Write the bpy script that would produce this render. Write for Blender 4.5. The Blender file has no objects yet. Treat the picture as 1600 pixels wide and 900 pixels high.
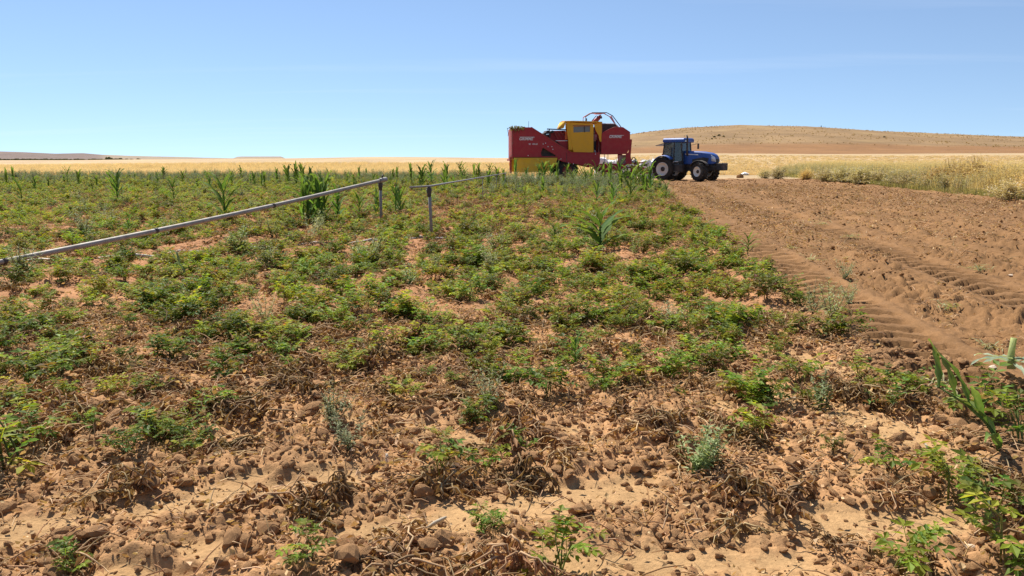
import bpy, bmesh, math, random
import numpy as np
from mathutils import Vector, Matrix, Euler

random.seed(11); RNG = np.random.default_rng(11)
sc = bpy.context.scene
COL = sc.collection
R = math.radians

# ------------------------------------------------------------------ camera
CAM_H, FPX, PITCH = 1.65, 1256.0, 9.1
cam = bpy.data.cameras.new("camera"); camo = bpy.data.objects.new("camera", cam); COL.objects.link(camo)
cam.sensor_width = 36; cam.lens = FPX/1600*36; cam.clip_start = .05; cam.clip_end = 20000
camo.location = (0, 0, CAM_H); camo.rotation_euler = (R(90-PITCH), 0, 0)
sc.camera = camo
# ------------------------------------------------------------------ sky, sun, exposure
SUN_AZ, SUN_EL = -33.0, 54.0          # azimuth left of the view, elevation
w = bpy.data.worlds.new("World"); sc.world = w; w.use_nodes = True
nt = w.node_tree; N = nt.nodes; L = nt.links
bg = N['Background']; bg.inputs['Strength'].default_value = .079
sky = N.new('ShaderNodeTexSky'); sky.sky_type = 'NISHITA'; sky.sun_disc = False
sky.sun_elevation = R(SUN_EL); sky.sun_rotation = R(SUN_AZ)
sky.altitude = 1500; sky.air_density = 1.05; sky.dust_density = .0; sky.ozone_density = 3.6
tc = N.new('ShaderNodeTexCoord'); sep = N.new('ShaderNodeSeparateXYZ'); L.new(tc.outputs['Generated'], sep.inputs[0])
zz = N.new('ShaderNodeMath'); zz.operation = 'ADD'; zz.inputs[1].default_value = .06; L.new(sep.outputs[2], zz.inputs[0])
dv = N.new('ShaderNodeVectorMath'); dv.operation = 'DIVIDE'; L.new(tc.outputs['Generated'], dv.inputs[0])
cmb = N.new('ShaderNodeCombineXYZ'); [L.new(zz.outputs[0], cmb.inputs[i]) for i in range(3)]; L.new(cmb.outputs[0], dv.inputs[1])
mp = N.new('ShaderNodeMapping'); mp.inputs['Scale'].default_value = (.16, .95, .0); mp.inputs['Rotation'].default_value = (0, 0, R(-10)); mp.inputs['Location'].default_value = (8.4, 2.05, 0)
L.new(dv.outputs[0], mp.inputs[0])
nz = N.new('ShaderNodeTexNoise'); nz.inputs['Scale'].default_value = 1.0; nz.inputs['Detail'].default_value = 7; nz.inputs['Roughness'].default_value = .55; nz.inputs['Distortion'].default_value = .35
L.new(mp.outputs[0], nz.inputs['Vector'])
cr = N.new('ShaderNodeValToRGB'); cr.color_ramp.elements[0].color = (.055, .055, .055, 1); cr.color_ramp.elements[0].position = .56; cr.color_ramp.elements[1].position = .82; cr.color_ramp.elements[1].color = (.2, .2, .2, 1)
L.new(nz.outputs['Fac'], cr.inputs[0])
lift = N.new('ShaderNodeVectorMath'); lift.operation = 'ADD'; lift.inputs[1].default_value = (0, 0, .08); L.new(tc.outputs['Generated'], lift.inputs[0])
nrm = N.new('ShaderNodeVectorMath'); nrm.operation = 'NORMALIZE'; L.new(lift.outputs[0], nrm.inputs[0]); L.new(nrm.outputs[0], sky.inputs['Vector'])
mxs = N.new('ShaderNodeMix'); mxs.data_type = 'RGBA'; mxs.inputs['B'].default_value = (7.6, 8.2, 9.0, 1)
L.new(cr.outputs[0], mxs.inputs['Factor']); L.new(sky.outputs[0], mxs.inputs['A']); L.new(mxs.outputs['Result'], bg.inputs[0])
sun = bpy.data.lights.new("sun", 'SUN'); suno = bpy.data.objects.new("sun", sun); COL.objects.link(suno)
sun.energy = 4.8; sun.angle = R(.53); sun.color = (1, .95, .865)
sdir = Vector((math.sin(R(SUN_AZ))*math.cos(R(SUN_EL)), math.cos(R(SUN_AZ))*math.cos(R(SUN_EL)), math.sin(R(SUN_EL))))
suno.rotation_euler = (-sdir).to_track_quat('-Z', 'Y').to_euler(); suno.location = (-20, 10, 40)
sc.view_settings.view_transform = 'Standard'; sc.view_settings.look = 'None'
sc.view_settings.exposure = 0.8; sc.view_settings.gamma = 1.0
try: sc.view_settings.use_curve_mapping = False
except Exception: pass
sc.render.engine = 'CYCLES'; sc.render.resolution_x = 1024; sc.render.resolution_y = 576
sc.cycles.max_bounces = 6; sc.cycles.transparent_max_bounces = 6

# ------------------------------------------------------------------ numpy noise
def _h(ix, iy, s):
    n = (ix.astype(np.int64)*374761393 + iy.astype(np.int64)*668265263 + s*974711) & 0xFFFFFFFF
    n = ((n ^ (n >> 13))*1274126177) & 0xFFFFFFFF
    n = ((n ^ (n >> 16))*2246822519) & 0xFFFFFFFF
    return ((n ^ (n >> 15)) & 0xFFFFFF)/float(0x1000000)
def vn(x, y, s=0):
    ix = np.floor(x); iy = np.floor(y); fx = x-ix; fy = y-iy
    def g(a, b):
        t = _h(ix+a, iy+b, s)*6.2831853
        return np.cos(t)*(fx-a)+np.sin(t)*(fy-b)
    u = fx*fx*fx*(fx*(fx*6-15)+10); v = fy*fy*fy*(fy*(fy*6-15)+10)
    a = g(0, 0); b = g(1, 0); c = g(0, 1); d = g(1, 1)
    return ((a+(b-a)*u)+((c+(d-c)*u)-(a+(b-a)*u))*v)*1.5
def fbm(x, y, o=4, s=0):
    r = 0*x; a = 1.; t = 0
    for i in range(o):
        r = r+a*vn(x, y, s+i); t += a; a *= .5; x = x*2.03+7.1; y = y*2.03-3.7
    return r/t
def lump(x, y, s=0, fill=.8):
    ix = np.floor(x); iy = np.floor(y); best = 0*x
    for i in (-1, 0, 1):
        for j in (-1, 0, 1):
            cx = ix+i; cy = iy+j
            px = cx+_h(cx, cy, s); py = cy+_h(cx, cy, s+1)
            r = (.25+.55*_h(cx, cy, s+2))*(_h(cx, cy, s+3) < fill)
            q = np.maximum(r*r-(x-px)**2-(y-py)**2, 0)
            best = np.maximum(best, np.sqrt(q))
    return best
def ss(a, b, x):
    t = np.clip((x-a)/(b-a), 0, 1); return t*t*(3-2*t)
def seg(x, y, ax, ay, bx, by):
    t = np.clip(((x-ax)*(bx-ax)+(y-ay)*(by-ay))/((bx-ax)**2+(by-ay)**2), 0, 1)
    return np.hypot(x-ax-t*(bx-ax), y-ay-t*(by-ay))

# ------------------------------------------------------------------ the lie of the land
def edge(y): return 2.0+.14*y
def crop_end(x): return np.where(x > -1.2, 57.5, 74.0)
def m_crop(x, y):
    e = edge(y)+.25*vn(y*.9, 0*y+3.3, 5)+.12*vn(y*3.1, 0*y, 6)
    return ss(.12, -.12, x-e)*ss(1, -1, y-crop_end(x))
def m_plow(x, y): return (1-m_crop(x, y))*ss(67, 64, y+.4*vn(x*.4, y*0, 8)-.12*x)*ss(15.9, 15.3, x-.14*y+.5*vn(y*.5, x*0, 9))*ss(-2, 0, x-edge(y)+3)
SAND = [(-2.6, 3.15, -1.0, 4.02, .13), (-.62, 3.42, .66, 3.9, .17), (1.25, 3.42, 1.9, 3.52, .18), (-.15, 4.62, .35, 4.75, .10),
        (2.05, 5.3, 2.5, 4.3, .2), (.2, 3.1, 1.2, 3.15, .15), (-1.1, 4.95, -.75, 5.05, .08), (1.55, 6.1, 1.9, 5.4, .12), (-2.0, 4.6, -1.6, 4.75, .08), (2.3, 6.9, 2.9, 5.6, .14)]
def m_sand(x, y):
    n = .10*vn(x*3, y*3, 31)+.05*vn(x*9, y*9, 32)
    m = 0*x
    for ax, ay, bx, by, r in SAND: m = np.maximum(m, ss(.12, -.06, seg(x, y, ax, ay, bx, by)-r*.72+n))
    f = ss(.26, .42, fbm(x*1.1+4, y*1.9, 3, 41))*ss(11, 6, y)*.9
    return np.maximum(m, f)*m_crop(x, y)
def track(x, y, a, b, sl, seed):
    l = x-a-b*y; al = np.abs(l); on = ss(.37, .31, al)*ss(-.62, -.1, vn(y*.35, 0*y, seed))*ss(48, 24, y)
    ph = (y+sl*l*np.sign(l)+.05*vn(x*2, y*2, seed+1))/.36
    bar = ss(-.1, .12, np.sin(ph*6.2832)+.3*vn(x*3.2, y*1.6, seed+2))
    return on*(-.14+.15*bar*(.9+.3*vn(x*2.5, y*1.1, seed+4)))*(.75+.25*ss(7, 12, y))+.028*np.exp(-((al-.43)/.07)**2)*ss(50, 20, y)
WX = [-900, -223, -111, -60, 0, 50, 2000]; WZ = [.5, 1.05, 1.95, 2.55, 2.2, 2.4, 3.6]
HX = [-300, -20, 40, 96, 140, 181, 233, 285, 336, 414, 600, 900, 2500]; HZ = [0, .3, 9, 20.3, 24.6, 26.6, 25.7, 23, 20.4, 17.6, 13, 9, 6]
LX = [-3000, -1300, -955, -900, -840, -790, -752, -700, -513, -506, -500, -425, -418, -300, 0, 3000]
LZ = [10, 17, 16.2, 14.2, 11.6, 12.2, 9.3, 7.2, 2.4, 5.2, 5.6, 5.7, 2.2, 0, 0, 0]
def base(x, y):
    r = np.hypot(x, y); yy = np.maximum(y, 1.)
    left = np.interp(x*350/np.maximum(yy, 60), WX, WZ)*ss(80, 350, y)-3.2*ss(430, 800, y)
    right = 3.7*ss(75, 300, y)
    k = ss(.05, .16, x/yy); z = left*(1-k)+right*k
    hx = x*650/np.clip(yy, 250, 900)
    z = z+(np.interp(hx, HX, HZ)-3)*ss(285, 650, y)*ss(.0, .06, x/yy)*(1+.03*vn(x*.02, y*.02, 77))
    z = z+(np.interp(x*1500/np.maximum(yy, 400), LX, LZ)+2.2)*ss(1000, 1500, y)*(1-k)
    return z+.35*vn(x*.013, y*.013, 70)*ss(60, 200, r)
def Hm(x, y):
    c = m_crop(x, y); p = m_plow(x, y); s = m_sand(x, y)
    fg = ss(10, 6.5, y)
    rough = .035*fbm(x*.9, y*.9, 3, 1)+(.025*fg+.025)*(lump(x*2.6, y*2.6, 11, .6)-.15)
    fine = (.035*lump(x*7.3, y*7.3, 15, .4)+.028*lump(x*15, y*15, 19, .6)+.012*lump(x*30, y*30, 27, .75)+.045*fbm(x*7, y*7, 5, 23))*(.75+.25*fg)
    furrow = .035*np.cos((x-.14*y)/.85*6.2832)*(1-fg)
    hc = (rough+fine)*(1-.86*s)-.016*s+.008*s*vn(x*6, y*6, 3)+furrow
    q = x-.14*y
    hp = .05*fbm(q*1.6, y*.5, 3, 51)+.075*fbm(x*8, y*8, 4, 52)+.028*np.cos(q/.95*6.2832+1.3*vn(y*.2, q*.2, 4))+(.03*lump(x*5, y*4.2, 53, .45)+.06*lump(x*11, y*10, 57, .75)+.05*lump(x*21, y*19, 58, .85))*(.7+.8*ss(-.1, .4, vn(q*1.2, y*.35, 55)))
    tr = track(x, y, 2.62, .135, .35, 61)+track(x, y, 4.62, .15, .35, 63)+.8*track(x, y, 7.6, .16, -.35, 66)
    ti = np.minimum(1, (ss(.75, .38, np.abs(x-2.62-.135*y))+ss(.6, .36, np.abs(x-4.62-.15*y))))
    hp = hp*(1-.8*ti)+tr
    return c*hc+p*hp+(1-np.clip(c+p, 0, 1))*.05*fbm(x*.8, y*.8, 3, 81)
def H(x, y):
    x = np.atleast_1d(np.asarray(x, float)); y = np.atleast_1d(np.asarray(y, float))
    z = base(x, y); n = (np.hypot(x, y) < 130) & (y > -5)
    if n.any(): z[n] = z[n]+Hm(x[n], y[n])
    return z
def hz(x, y): return float(H(x, y)[0])
def gp(px, py):
    """ground point seen at a spot of the photograph (flat-ground survey of the field)"""
    p = R(PITCH); u = (px-800)/FPX; v = (450-py)/FPX
    dy = math.cos(p)+v*math.sin(p); dz = -math.sin(p)+v*math.cos(p); t = -CAM_H/dz
    return u*t, dy*t

# ------------------------------------------------------------------ materials
def newmat(name):
    m = bpy.data.materials.new(name); m.use_nodes = True; nt = m.node_tree
    return m, nt, nt.nodes, nt.links, nt.nodes['Principled BSDF']
def paint(name, col, rough=.45, dirt=.25, dcol=(.36, .25, .16), scale=3., metal=0., bump=0.):
    m, nt, N, L, b = newmat(name)
    tc = N.new('ShaderNodeTexCoord'); n = N.new('ShaderNodeTexNoise'); n.inputs['Scale'].default_value = scale; n.inputs['Detail'].default_value = 8; n.inputs['Roughness'].default_value = .65
    L.new(tc.outputs['Object'], n.inputs['Vector'])
    r = N.new('ShaderNodeMapRange'); r.inputs[1].default_value = .42; r.inputs[2].default_value = .78; r.inputs[4].default_value = dirt*1.6; L.new(n.outputs['Fac'], r.inputs[0])
    mx = N.new('ShaderNodeMix'); mx.data_type = 'RGBA'; mx.inputs['A'].default_value = (*col, 1); mx.inputs['B'].default_value = (*dcol, 1)
    L.new(r.outputs[0], mx.inputs['Factor']); L.new(mx.outputs['Result'], b.inputs['Base Color'])
    rr = N.new('ShaderNodeMapRange'); rr.inputs[3].default_value = rough; rr.inputs[4].default_value = min(1, rough+.35); L.new(n.outputs['Fac'], rr.inputs[0]); L.new(rr.outputs[0], b.inputs['Roughness'])
    b.inputs['Metallic'].default_value = metal
    if bump:
        bp = N.new('ShaderNodeBump'); bp.inputs['Strength'].default_value = bump; bp.inputs['Distance'].default_value = .02; L.new(n.outputs['Fac'], bp.inputs['Height']); L.new(bp.outputs[0], b.inputs['Normal'])
    return m
def leafmat(name, trans=.35, rough=.5, vary=.35, hue=.04, spec=.35):
    m, nt, N, L, b = newmat(name); out = N['Material Output']
    at = N.new('ShaderNodeAttribute'); at.attribute_name = 'Col'
    oi = N.new('ShaderNodeObjectInfo'); hs = N.new('ShaderNodeHueSaturation')
    a = N.new('ShaderNodeMapRange'); a.inputs[3].default_value = 1-vary; a.inputs[4].default_value = 1+vary; L.new(oi.outputs['Random'], a.inputs[0]); L.new(a.outputs[0], hs.inputs['Value'])
    mu = N.new('ShaderNodeMath'); mu.operation = 'MULTIPLY'; mu.inputs[1].default_value = 17.3; L.new(oi.outputs['Random'], mu.inputs[0])
    fr = N.new('ShaderNodeMath'); fr.operation = 'FRACT'; L.new(mu.outputs[0], fr.inputs[0])
    hh = N.new('ShaderNodeMapRange'); hh.inputs[3].default_value = .5-hue; hh.inputs[4].default_value = .5+hue*.6; L.new(fr.outputs[0], hh.inputs[0]); L.new(hh.outputs[0], hs.inputs['Hue'])
    tc = N.new('ShaderNodeTexCoord'); n = N.new('ShaderNodeTexNoise'); n.inputs['Scale'].default_value = 35; n.inputs['Detail'].default_value = 3; L.new(tc.outputs['Object'], n.inputs['Vector'])
    mr = N.new('ShaderNodeMapRange'); mr.inputs[3].default_value = .6; mr.inputs[4].default_value = 1.4; L.new(n.outputs['Fac'], mr.inputs[0])
    vm = N.new('ShaderNodeVectorMath'); vm.operation = 'SCALE'; L.new(at.outputs['Color'], vm.inputs[0]); L.new(mr.outputs[0], vm.inputs['Scale'])
    L.new(vm.outputs[0], hs.inputs['Color']); L.new(hs.outputs[0], b.inputs['Base Color']); b.inputs['Roughness'].default_value = rough
    b.inputs['Specular IOR Level'].default_value = spec
    tr = N.new('ShaderNodeBsdfTranslucent'); tv = N.new('ShaderNodeVectorMath'); tv.operation = 'MULTIPLY'; tv.inputs[1].default_value = (1.35, 1.25, .6); L.new(hs.outputs[0], tv.inputs[0]); L.new(tv.outputs[0], tr.inputs['Color'])
    mx = N.new('ShaderNodeMixShader'); mx.inputs[0].default_value = trans; L.new(b.outputs[0], mx.inputs[1]); L.new(tr.outputs[0], mx.inputs[2]); L.new(mx.outputs[0], out.inputs['Surface'])
    return m
M = {}
M['leaf'] = leafmat('potato_leaf', .46, .55, .45, .04, .2)
M['corn'] = leafmat('corn_leaf', .4, .7, .22, .025, .1)
M['weed'] = leafmat('weed_leaf', .35, .65, .25, .02)
M['dead'] = leafmat('dead_leaf', .2, .85, .35, .015, .1)
M['straw'] = leafmat('straw', .42, .75, .22, .01, .15)
M['red'] = paint('harvester_red', (.36, .011, .018), .42, .1)
M['redtop'] = paint('worn_sunlit_red', (.32, .03, .03), .5, .3)  # paler, worn red; sunlit tone of rear sheet and slope flange painted in
M['yellow'] = paint('harvester_yellow', (.72, .42, .015), .5, .22)
M['tarp'] = paint('tarpaulin_yellow', (.74, .38, .02), .6, .1, bump=.3)
M['black'] = paint('dark_steel', (.03, .028, .028), .55, .2)
M['steel'] = paint('grey_steel', (.30, .29, .28), .45, .3, metal=.6)
M['rubber'] = paint('tyre_rubber', (.022, .021, .02), .8, .35, (.16, .11, .07), 5)
M['rim'] = paint('wheel_rim', (.85, .8, .7), .5, .22)
M['blue'] = paint('tractor_blue', (.016, .085, .34), .32, .16)
M['white'] = paint('white_plastic', (.78, .77, .76), .6, .12, bump=.6)
M['letter'] = paint('white_lettering', (.75, .72, .70), .5, .1)
M['orange'] = paint('orange_lamp', (.75, .16, .02), .4, .1)
M['alu'] = paint('weathered_aluminium', (.33, .30, .265), .5, .5, (.2, .155, .11), 6, metal=.3)
M['galv'] = paint('galvanised_post', (.26, .25, .24), .5, .5, (.2, .15, .11), 9, metal=.4)
M['skin'] = paint('skin', (.45, .26, .18), .6, .05); M['pink'] = paint('pink_cloth', (.62, .26, .30), .9, .08)
M['jeans'] = paint('dark_cloth', (.018, .022, .045), .9, .1); M['boot'] = paint('pale_boot', (.7, .7, .7), .7, .2); M['hair'] = paint('hair', (.03, .02, .015), .7, .02)
M['clod'] = None
m, nt, Nn, Ln, b = newmat('cab_glass'); b.inputs['Base Color'].default_value = (.16, .22, .23, 1); b.inputs['Roughness'].default_value = .05; b.inputs['Transmission Weight'].default_value = .6; M['glass'] = m
m, nt, Nn, Ln, b = newmat('hazy_window'); b.inputs['Base Color'].default_value = (.16, .16, .15, 1); b.inputs['Roughness'].default_value = .2; M['pane'] = m
m, nt, Nn, Ln, b = newmat('lamp_glass'); b.inputs['Base Color'].default_value = (.75, .78, .8, 1); b.inputs['Roughness'].default_value = .12; M['lamp'] = m

def soilmat(name, attr=True, col=(.33, .2, .11)):
    m, nt, N, L, b = newmat(name)
    tc = N.new('ShaderNodeTexCoord')
    def noise(scale, det, rough=.6):
        n = N.new('ShaderNodeTexNoise'); n.inputs['Scale'].default_value = scale; n.inputs['Detail'].default_value = det; n.inputs['Roughness'].default_value = rough; L.new(tc.outputs['Object'], n.inputs['Vector']); return n
    n1 = noise(1.3, 8, .65); n2 = noise(45, 5, .7); n3 = noise(.06, 8, .7)
    def mr(n, lo, hi, a=.25, c=.75):
        q = N.new('ShaderNodeMapRange'); q.inputs[1].default_value = a; q.inputs[2].default_value = c; q.inputs[3].default_value = lo; q.inputs[4].default_value = hi; L.new(n.outputs['Fac'], q.inputs[0]); return q
    a = mr(n1, .78, 1.2); c = mr(n2, .72, 1.28); d = mr(n3, .72, 1.26)
    p = N.new('ShaderNodeMath'); p.operation = 'MULTIPLY'; L.new(a.outputs[0], p.inputs[0]); L.new(c.outputs[0], p.inputs[1])
    p2 = N.new('ShaderNodeMath'); p2.operation = 'MULTIPLY'; L.new(p.outputs[0], p2.inputs[0]); L.new(d.outputs[0], p2.inputs[1])
    v = N.new('ShaderNodeVectorMath'); v.operation = 'SCALE'; L.new((p2 if attr else p).outputs[0], v.inputs['Scale'])
    if attr:
        at = N.new('ShaderNodeAttribute'); at.attribute_name = 'Col'; L.new(at.outputs['Color'], v.inputs[0])
    else: v.inputs[0].default_value = col
    L.new(v.outputs[0], b.inputs['Base Color']); b.inputs['Roughness'].default_value = .95; b.inputs['Specular IOR Level'].default_value = .12
    nb = noise(70, 7, .72); bp = N.new('ShaderNodeBump'); bp.inputs['Strength'].default_value = .75; bp.inputs['Distance'].default_value = .012; L.new(nb.outputs['Fac'], bp.inputs['Height']); L.new(bp.outputs[0], b.inputs['Normal'])
    return m
M['ground'] = soilmat('field_soil'); M['clod'] = soilmat('clod_soil', False, (.38, .21, .098)); M['clodred'] = soilmat('clod_red_soil', False, (.25, .129, .053))

# ------------------------------------------------------------------ object helpers
def tag(o, label=None, cat=None, group=None, kind=None):
    if label: o['label'] = label
    if cat: o['category'] = cat
    if group: o['group'] = group
    if kind: o['kind'] = kind
    return o
def empty(name, loc=(0, 0, 0), rz=0, label=None, cat=None, group=None):
    o = bpy.data.objects.new(name, None); COL.objects.link(o); o.location = loc; o.rotation_euler = (0, 0, rz); o.empty_display_size = .2
    return tag(o, label, cat, group)
def link(name, me, parent=None, loc=None, rot=None, scl=None):
    o = bpy.data.objects.new(name, me); COL.objects.link(o)
    if parent: o.parent = parent
    if loc is not None: o.location = loc
    if rot is not None: o.rotation_euler = rot
    if scl is not None: o.scale = (scl,)*3 if isinstance(scl, (int, float)) else scl
    return o
class MB:
    def __init__(s): s.v = []; s.f = []; s.c = []; s.sm = []
    def vert(s, p, c=(1, 1, 1)): s.v.append(tuple(p)); s.c.append(c); return len(s.v)-1
    def face(s, idx, sm=False): s.f.append(tuple(idx)); s.sm.append(sm)
    def mesh(s, name, mat):
        me = bpy.data.meshes.new(name); me.from_pydata(s.v, [], s.f)
        a = me.color_attributes.new('Col', 'FLOAT_COLOR', 'POINT')
        a.data.foreach_set('color', np.c_[np.array(s.c, float), np.ones(len(s.v))].astype(np.float32).ravel())
        me.polygons.foreach_set('use_smooth', np.array(s.sm, bool)); me.materials.append(mat); me.update(); return me
    def build(s, name, mat, parent=None, **k): return link(name, s.mesh(name, mat), parent, **k)
    def box(s, c, d, rot=None):
        m = rot if rot else Matrix()
        m = m.to_3x3() if len(m) == 4 else m
        i = len(s.v)
        for x in (-1, 1):
            for y in (-1, 1):
                for z in (-1, 1): s.vert(Vector(c)+m @ Vector((x*d[0]/2, y*d[1]/2, z*d[2]/2)))
        for q in ((0, 1, 3, 2), (4, 6, 7, 5), (0, 4, 5, 1), (2, 3, 7, 6), (0, 2, 6, 4), (1, 5, 7, 3)): s.face([i+k for k in q])
        return s
    def beam(s, a, b, wd, ht):
        a = Vector(a); b = Vector(b); d = b-a; q = d.to_track_quat('X', 'Z').to_matrix(); return s.box((a+b)/2, (d.length, wd, ht), q)
    def tube(s, pts, rad, n=8, col=(1, 1, 1), cap=True):
        pts = [Vector(p) for p in pts]; m = len(pts); rad = [rad]*m if isinstance(rad, (int, float)) else rad
        i0 = len(s.v); up = Vector((.13, .27, .95))
        for k, p in enumerate(pts):
            t = (pts[min(k+1, m-1)]-pts[max(k-1, 0)]).normalized()
            a = t.cross(up); a = a.normalized() if a.length > 1e-4 else t.orthogonal().normalized(); bb = t.cross(a)
            for j in range(n):
                g = 6.28318*j/n; s.vert(p+(a*math.cos(g)+bb*math.sin(g))*rad[k], col)
        for k in range(m-1):
            for j in range(n):
                j2 = (j+1) % n; s.face((i0+k*n+j, i0+k*n+j2, i0+(k+1)*n+j2, i0+(k+1)*n+j), True)
        if cap: s.face([i0+j for j in range(n)][::-1]); s.face([i0+(m-1)*n+j for j in range(n)])
        return s
    def lathe(s, prof, n=32, axis='Y', c=(0, 0, 0)):
        i0 = len(s.v); m = len(prof)
        for j in range(n):
            g = 6.28318*j/n
            for r, h in prof:
                p = (r*math.cos(g), h, r*math.sin(g)) if axis == 'Y' else (r*math.cos(g), r*math.sin(g), h)
                s.vert((p[0]+c[0], p[1]+c[1], p[2]+c[2]))
        for j in range(n):
            j2 = (j+1) % n
            for k in range(m-1): s.face((i0+j*m+k, i0+j2*m+k, i0+j2*m+k+1, i0+j*m+k+1), True)
        return s
    def loft(s, secs, cap=True, sm=True):
        i0 = len(s.v); n = len(secs[0])
        for q in secs:
            for p in q: s.vert(p)
        for k in range(len(secs)-1):
            for j in range(n):
                j2 = (j+1) % n; s.face((i0+k*n+j, i0+k*n+j2, i0+(k+1)*n+j2, i0+(k+1)*n+j), sm)
        if cap: s.face([i0+j for j in range(n)][::-1]); s.face([i0+(len(secs)-1)*n+j for j in range(n)])
        return s
def bev(o, w=.012, seg=2):
    m = o.modifiers.new('bevel', 'BEVEL'); m.width = w; m.segments = seg; m.limit_method = 'ANGLE'; m.angle_limit = R(35); return o
def panel(name, mat, poly, y0, th, parent, holes=(), bevel=.008):
    """sheet standing in the local x/z plane, with through holes"""
    bm = bmesh.new(); es = []
    for lp in [poly]+list(holes):
        vs = [bm.verts.new((p[0], y0, p[1])) for p in lp]
        es += [bm.edges.new((vs[i], vs[(i+1) % len(vs)])) for i in range(len(vs))]
    r = bmesh.ops.triangle_fill(bm, edges=es, use_beauty=True, use_dissolve=False)
    fs = [f for f in bm.faces]
    e = bmesh.ops.extrude_face_region(bm, geom=fs)
    for v in e['geom']:
        if isinstance(v, bmesh.types.BMVert): v.co.y += th
    bmesh.ops.recalc_face_normals(bm, faces=bm.faces)
    me = bpy.data.meshes.new(name); bm.to_mesh(me); bm.free(); me.materials.append(mat)
    o = link(name, me, parent)
    if bevel: bev(o, bevel, 1)
    return o
def lettering(text, size, mat, parent, loc, name='lettering', shear=.2, depth=.006):
    cu = bpy.data.curves.new(name, 'FONT'); cu.body = text; cu.size = size; cu.shear = shear; cu.extrude = depth; cu.offset = size*.022; cu.space_character = 1.05
    t = bpy.data.objects.new(name, cu); me = bpy.data.meshes.new_from_object(t); bpy.data.objects.remove(t); bpy.data.curves.remove(cu)
    me.name = name; me.materials.clear(); me.materials.append(mat)
    return link(name, me, parent, loc, (R(90), 0, 0))
def scatter(name, protos, P, rot, scl, idx, label, cat):
    me = bpy.data.meshes.new(name); n = len(P); me.vertices.add(n); me.vertices.foreach_set('co', np.asarray(P, np.float32).ravel())
    a = me.attributes.new('rot', 'FLOAT_VECTOR', 'POINT'); a.data.foreach_set('vector', np.asarray(rot, np.float32).ravel())
    a = me.attributes.new('scl', 'FLOAT_VECTOR', 'POINT'); s = np.asarray(scl, np.float32); s = np.repeat(s[:, None], 3, 1) if s.ndim == 1 else s; a.data.foreach_set('vector', s.ravel())
    a = me.attributes.new('idx', 'INT', 'POINT'); a.data.foreach_set('value', np.asarray(idx, np.int32))
    o = link(name, me); tag(o, label, cat, kind='stuff')
    g = bpy.data.node_groups.new(name, 'GeometryNodeTree'); g.interface.new_socket('Geometry', in_out='INPUT', socket_type='NodeSocketGeometry'); g.interface.new_socket('Geometry', in_out='OUTPUT', socket_type='NodeSocketGeometry')
    N = g.nodes; L = g.links; gi = N.new('NodeGroupInput'); go = N.new('NodeGroupOutput'); j = N.new('GeometryNodeJoinGeometry')
    def na(nm, ty): q = N.new('GeometryNodeInputNamedAttribute'); q.data_type = ty; q.inputs['Name'].default_value = nm; return q.outputs['Attribute']
    ra = N.new('FunctionNodeEulerToRotation'); L.new(na('rot', 'FLOAT_VECTOR'), ra.inputs[0]); sa = na('scl', 'FLOAT_VECTOR'); ia = na('idx', 'INT')
    for k, po in enumerate(protos):
        oi = N.new('GeometryNodeObjectInfo'); oi.transform_space = 'ORIGINAL'; oi.inputs['Object'].default_value = po; oi.inputs['As Instance'].default_value = True
        c = N.new('FunctionNodeCompare'); c.data_type = 'INT'; c.operation = 'EQUAL'
        L.new(ia, c.inputs[2]); c.inputs[3].default_value = k
        ip = N.new('GeometryNodeInstanceOnPoints'); L.new(gi.outputs[0], ip.inputs['Points']); L.new(c.outputs[0], ip.inputs['Selection']); L.new(oi.outputs['Geometry'], ip.inputs['Instance'])
        L.new(ra.outputs[0], ip.inputs['Rotation']); L.new(sa, ip.inputs['Scale']); L.new(ip.outputs[0], j.inputs[0])
    L.new(j.outputs[0], go.inputs[0])
    md = o.modifiers.new('scatter', 'NODES'); md.node_group = g
    return o
def proto(name, me): return bpy.data.objects.new(name, me)

def where(x, y, s=None, lim=(0, 0)):
    px = 800+FPX*x/y; py = 249+CAM_H*FPX/y
    h = 'far left' if px < 270 else 'left' if px < 560 else 'left of centre' if px < 760 else 'centre' if px < 900 else 'right of centre' if px < 1100 else 'right' if px < 1350 else 'far right'
    v = 'bottom edge' if py > 830 else 'lower foreground' if py > 700 else 'upper foreground' if py > 580 else 'near field' if py > 440 else 'middle field' if py > 320 else 'far field'
    z = '' if s is None else ('large ' if s > lim[1] else 'small ' if s < lim[0] else 'mid-sized ')
    return z, v+', '+h
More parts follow.
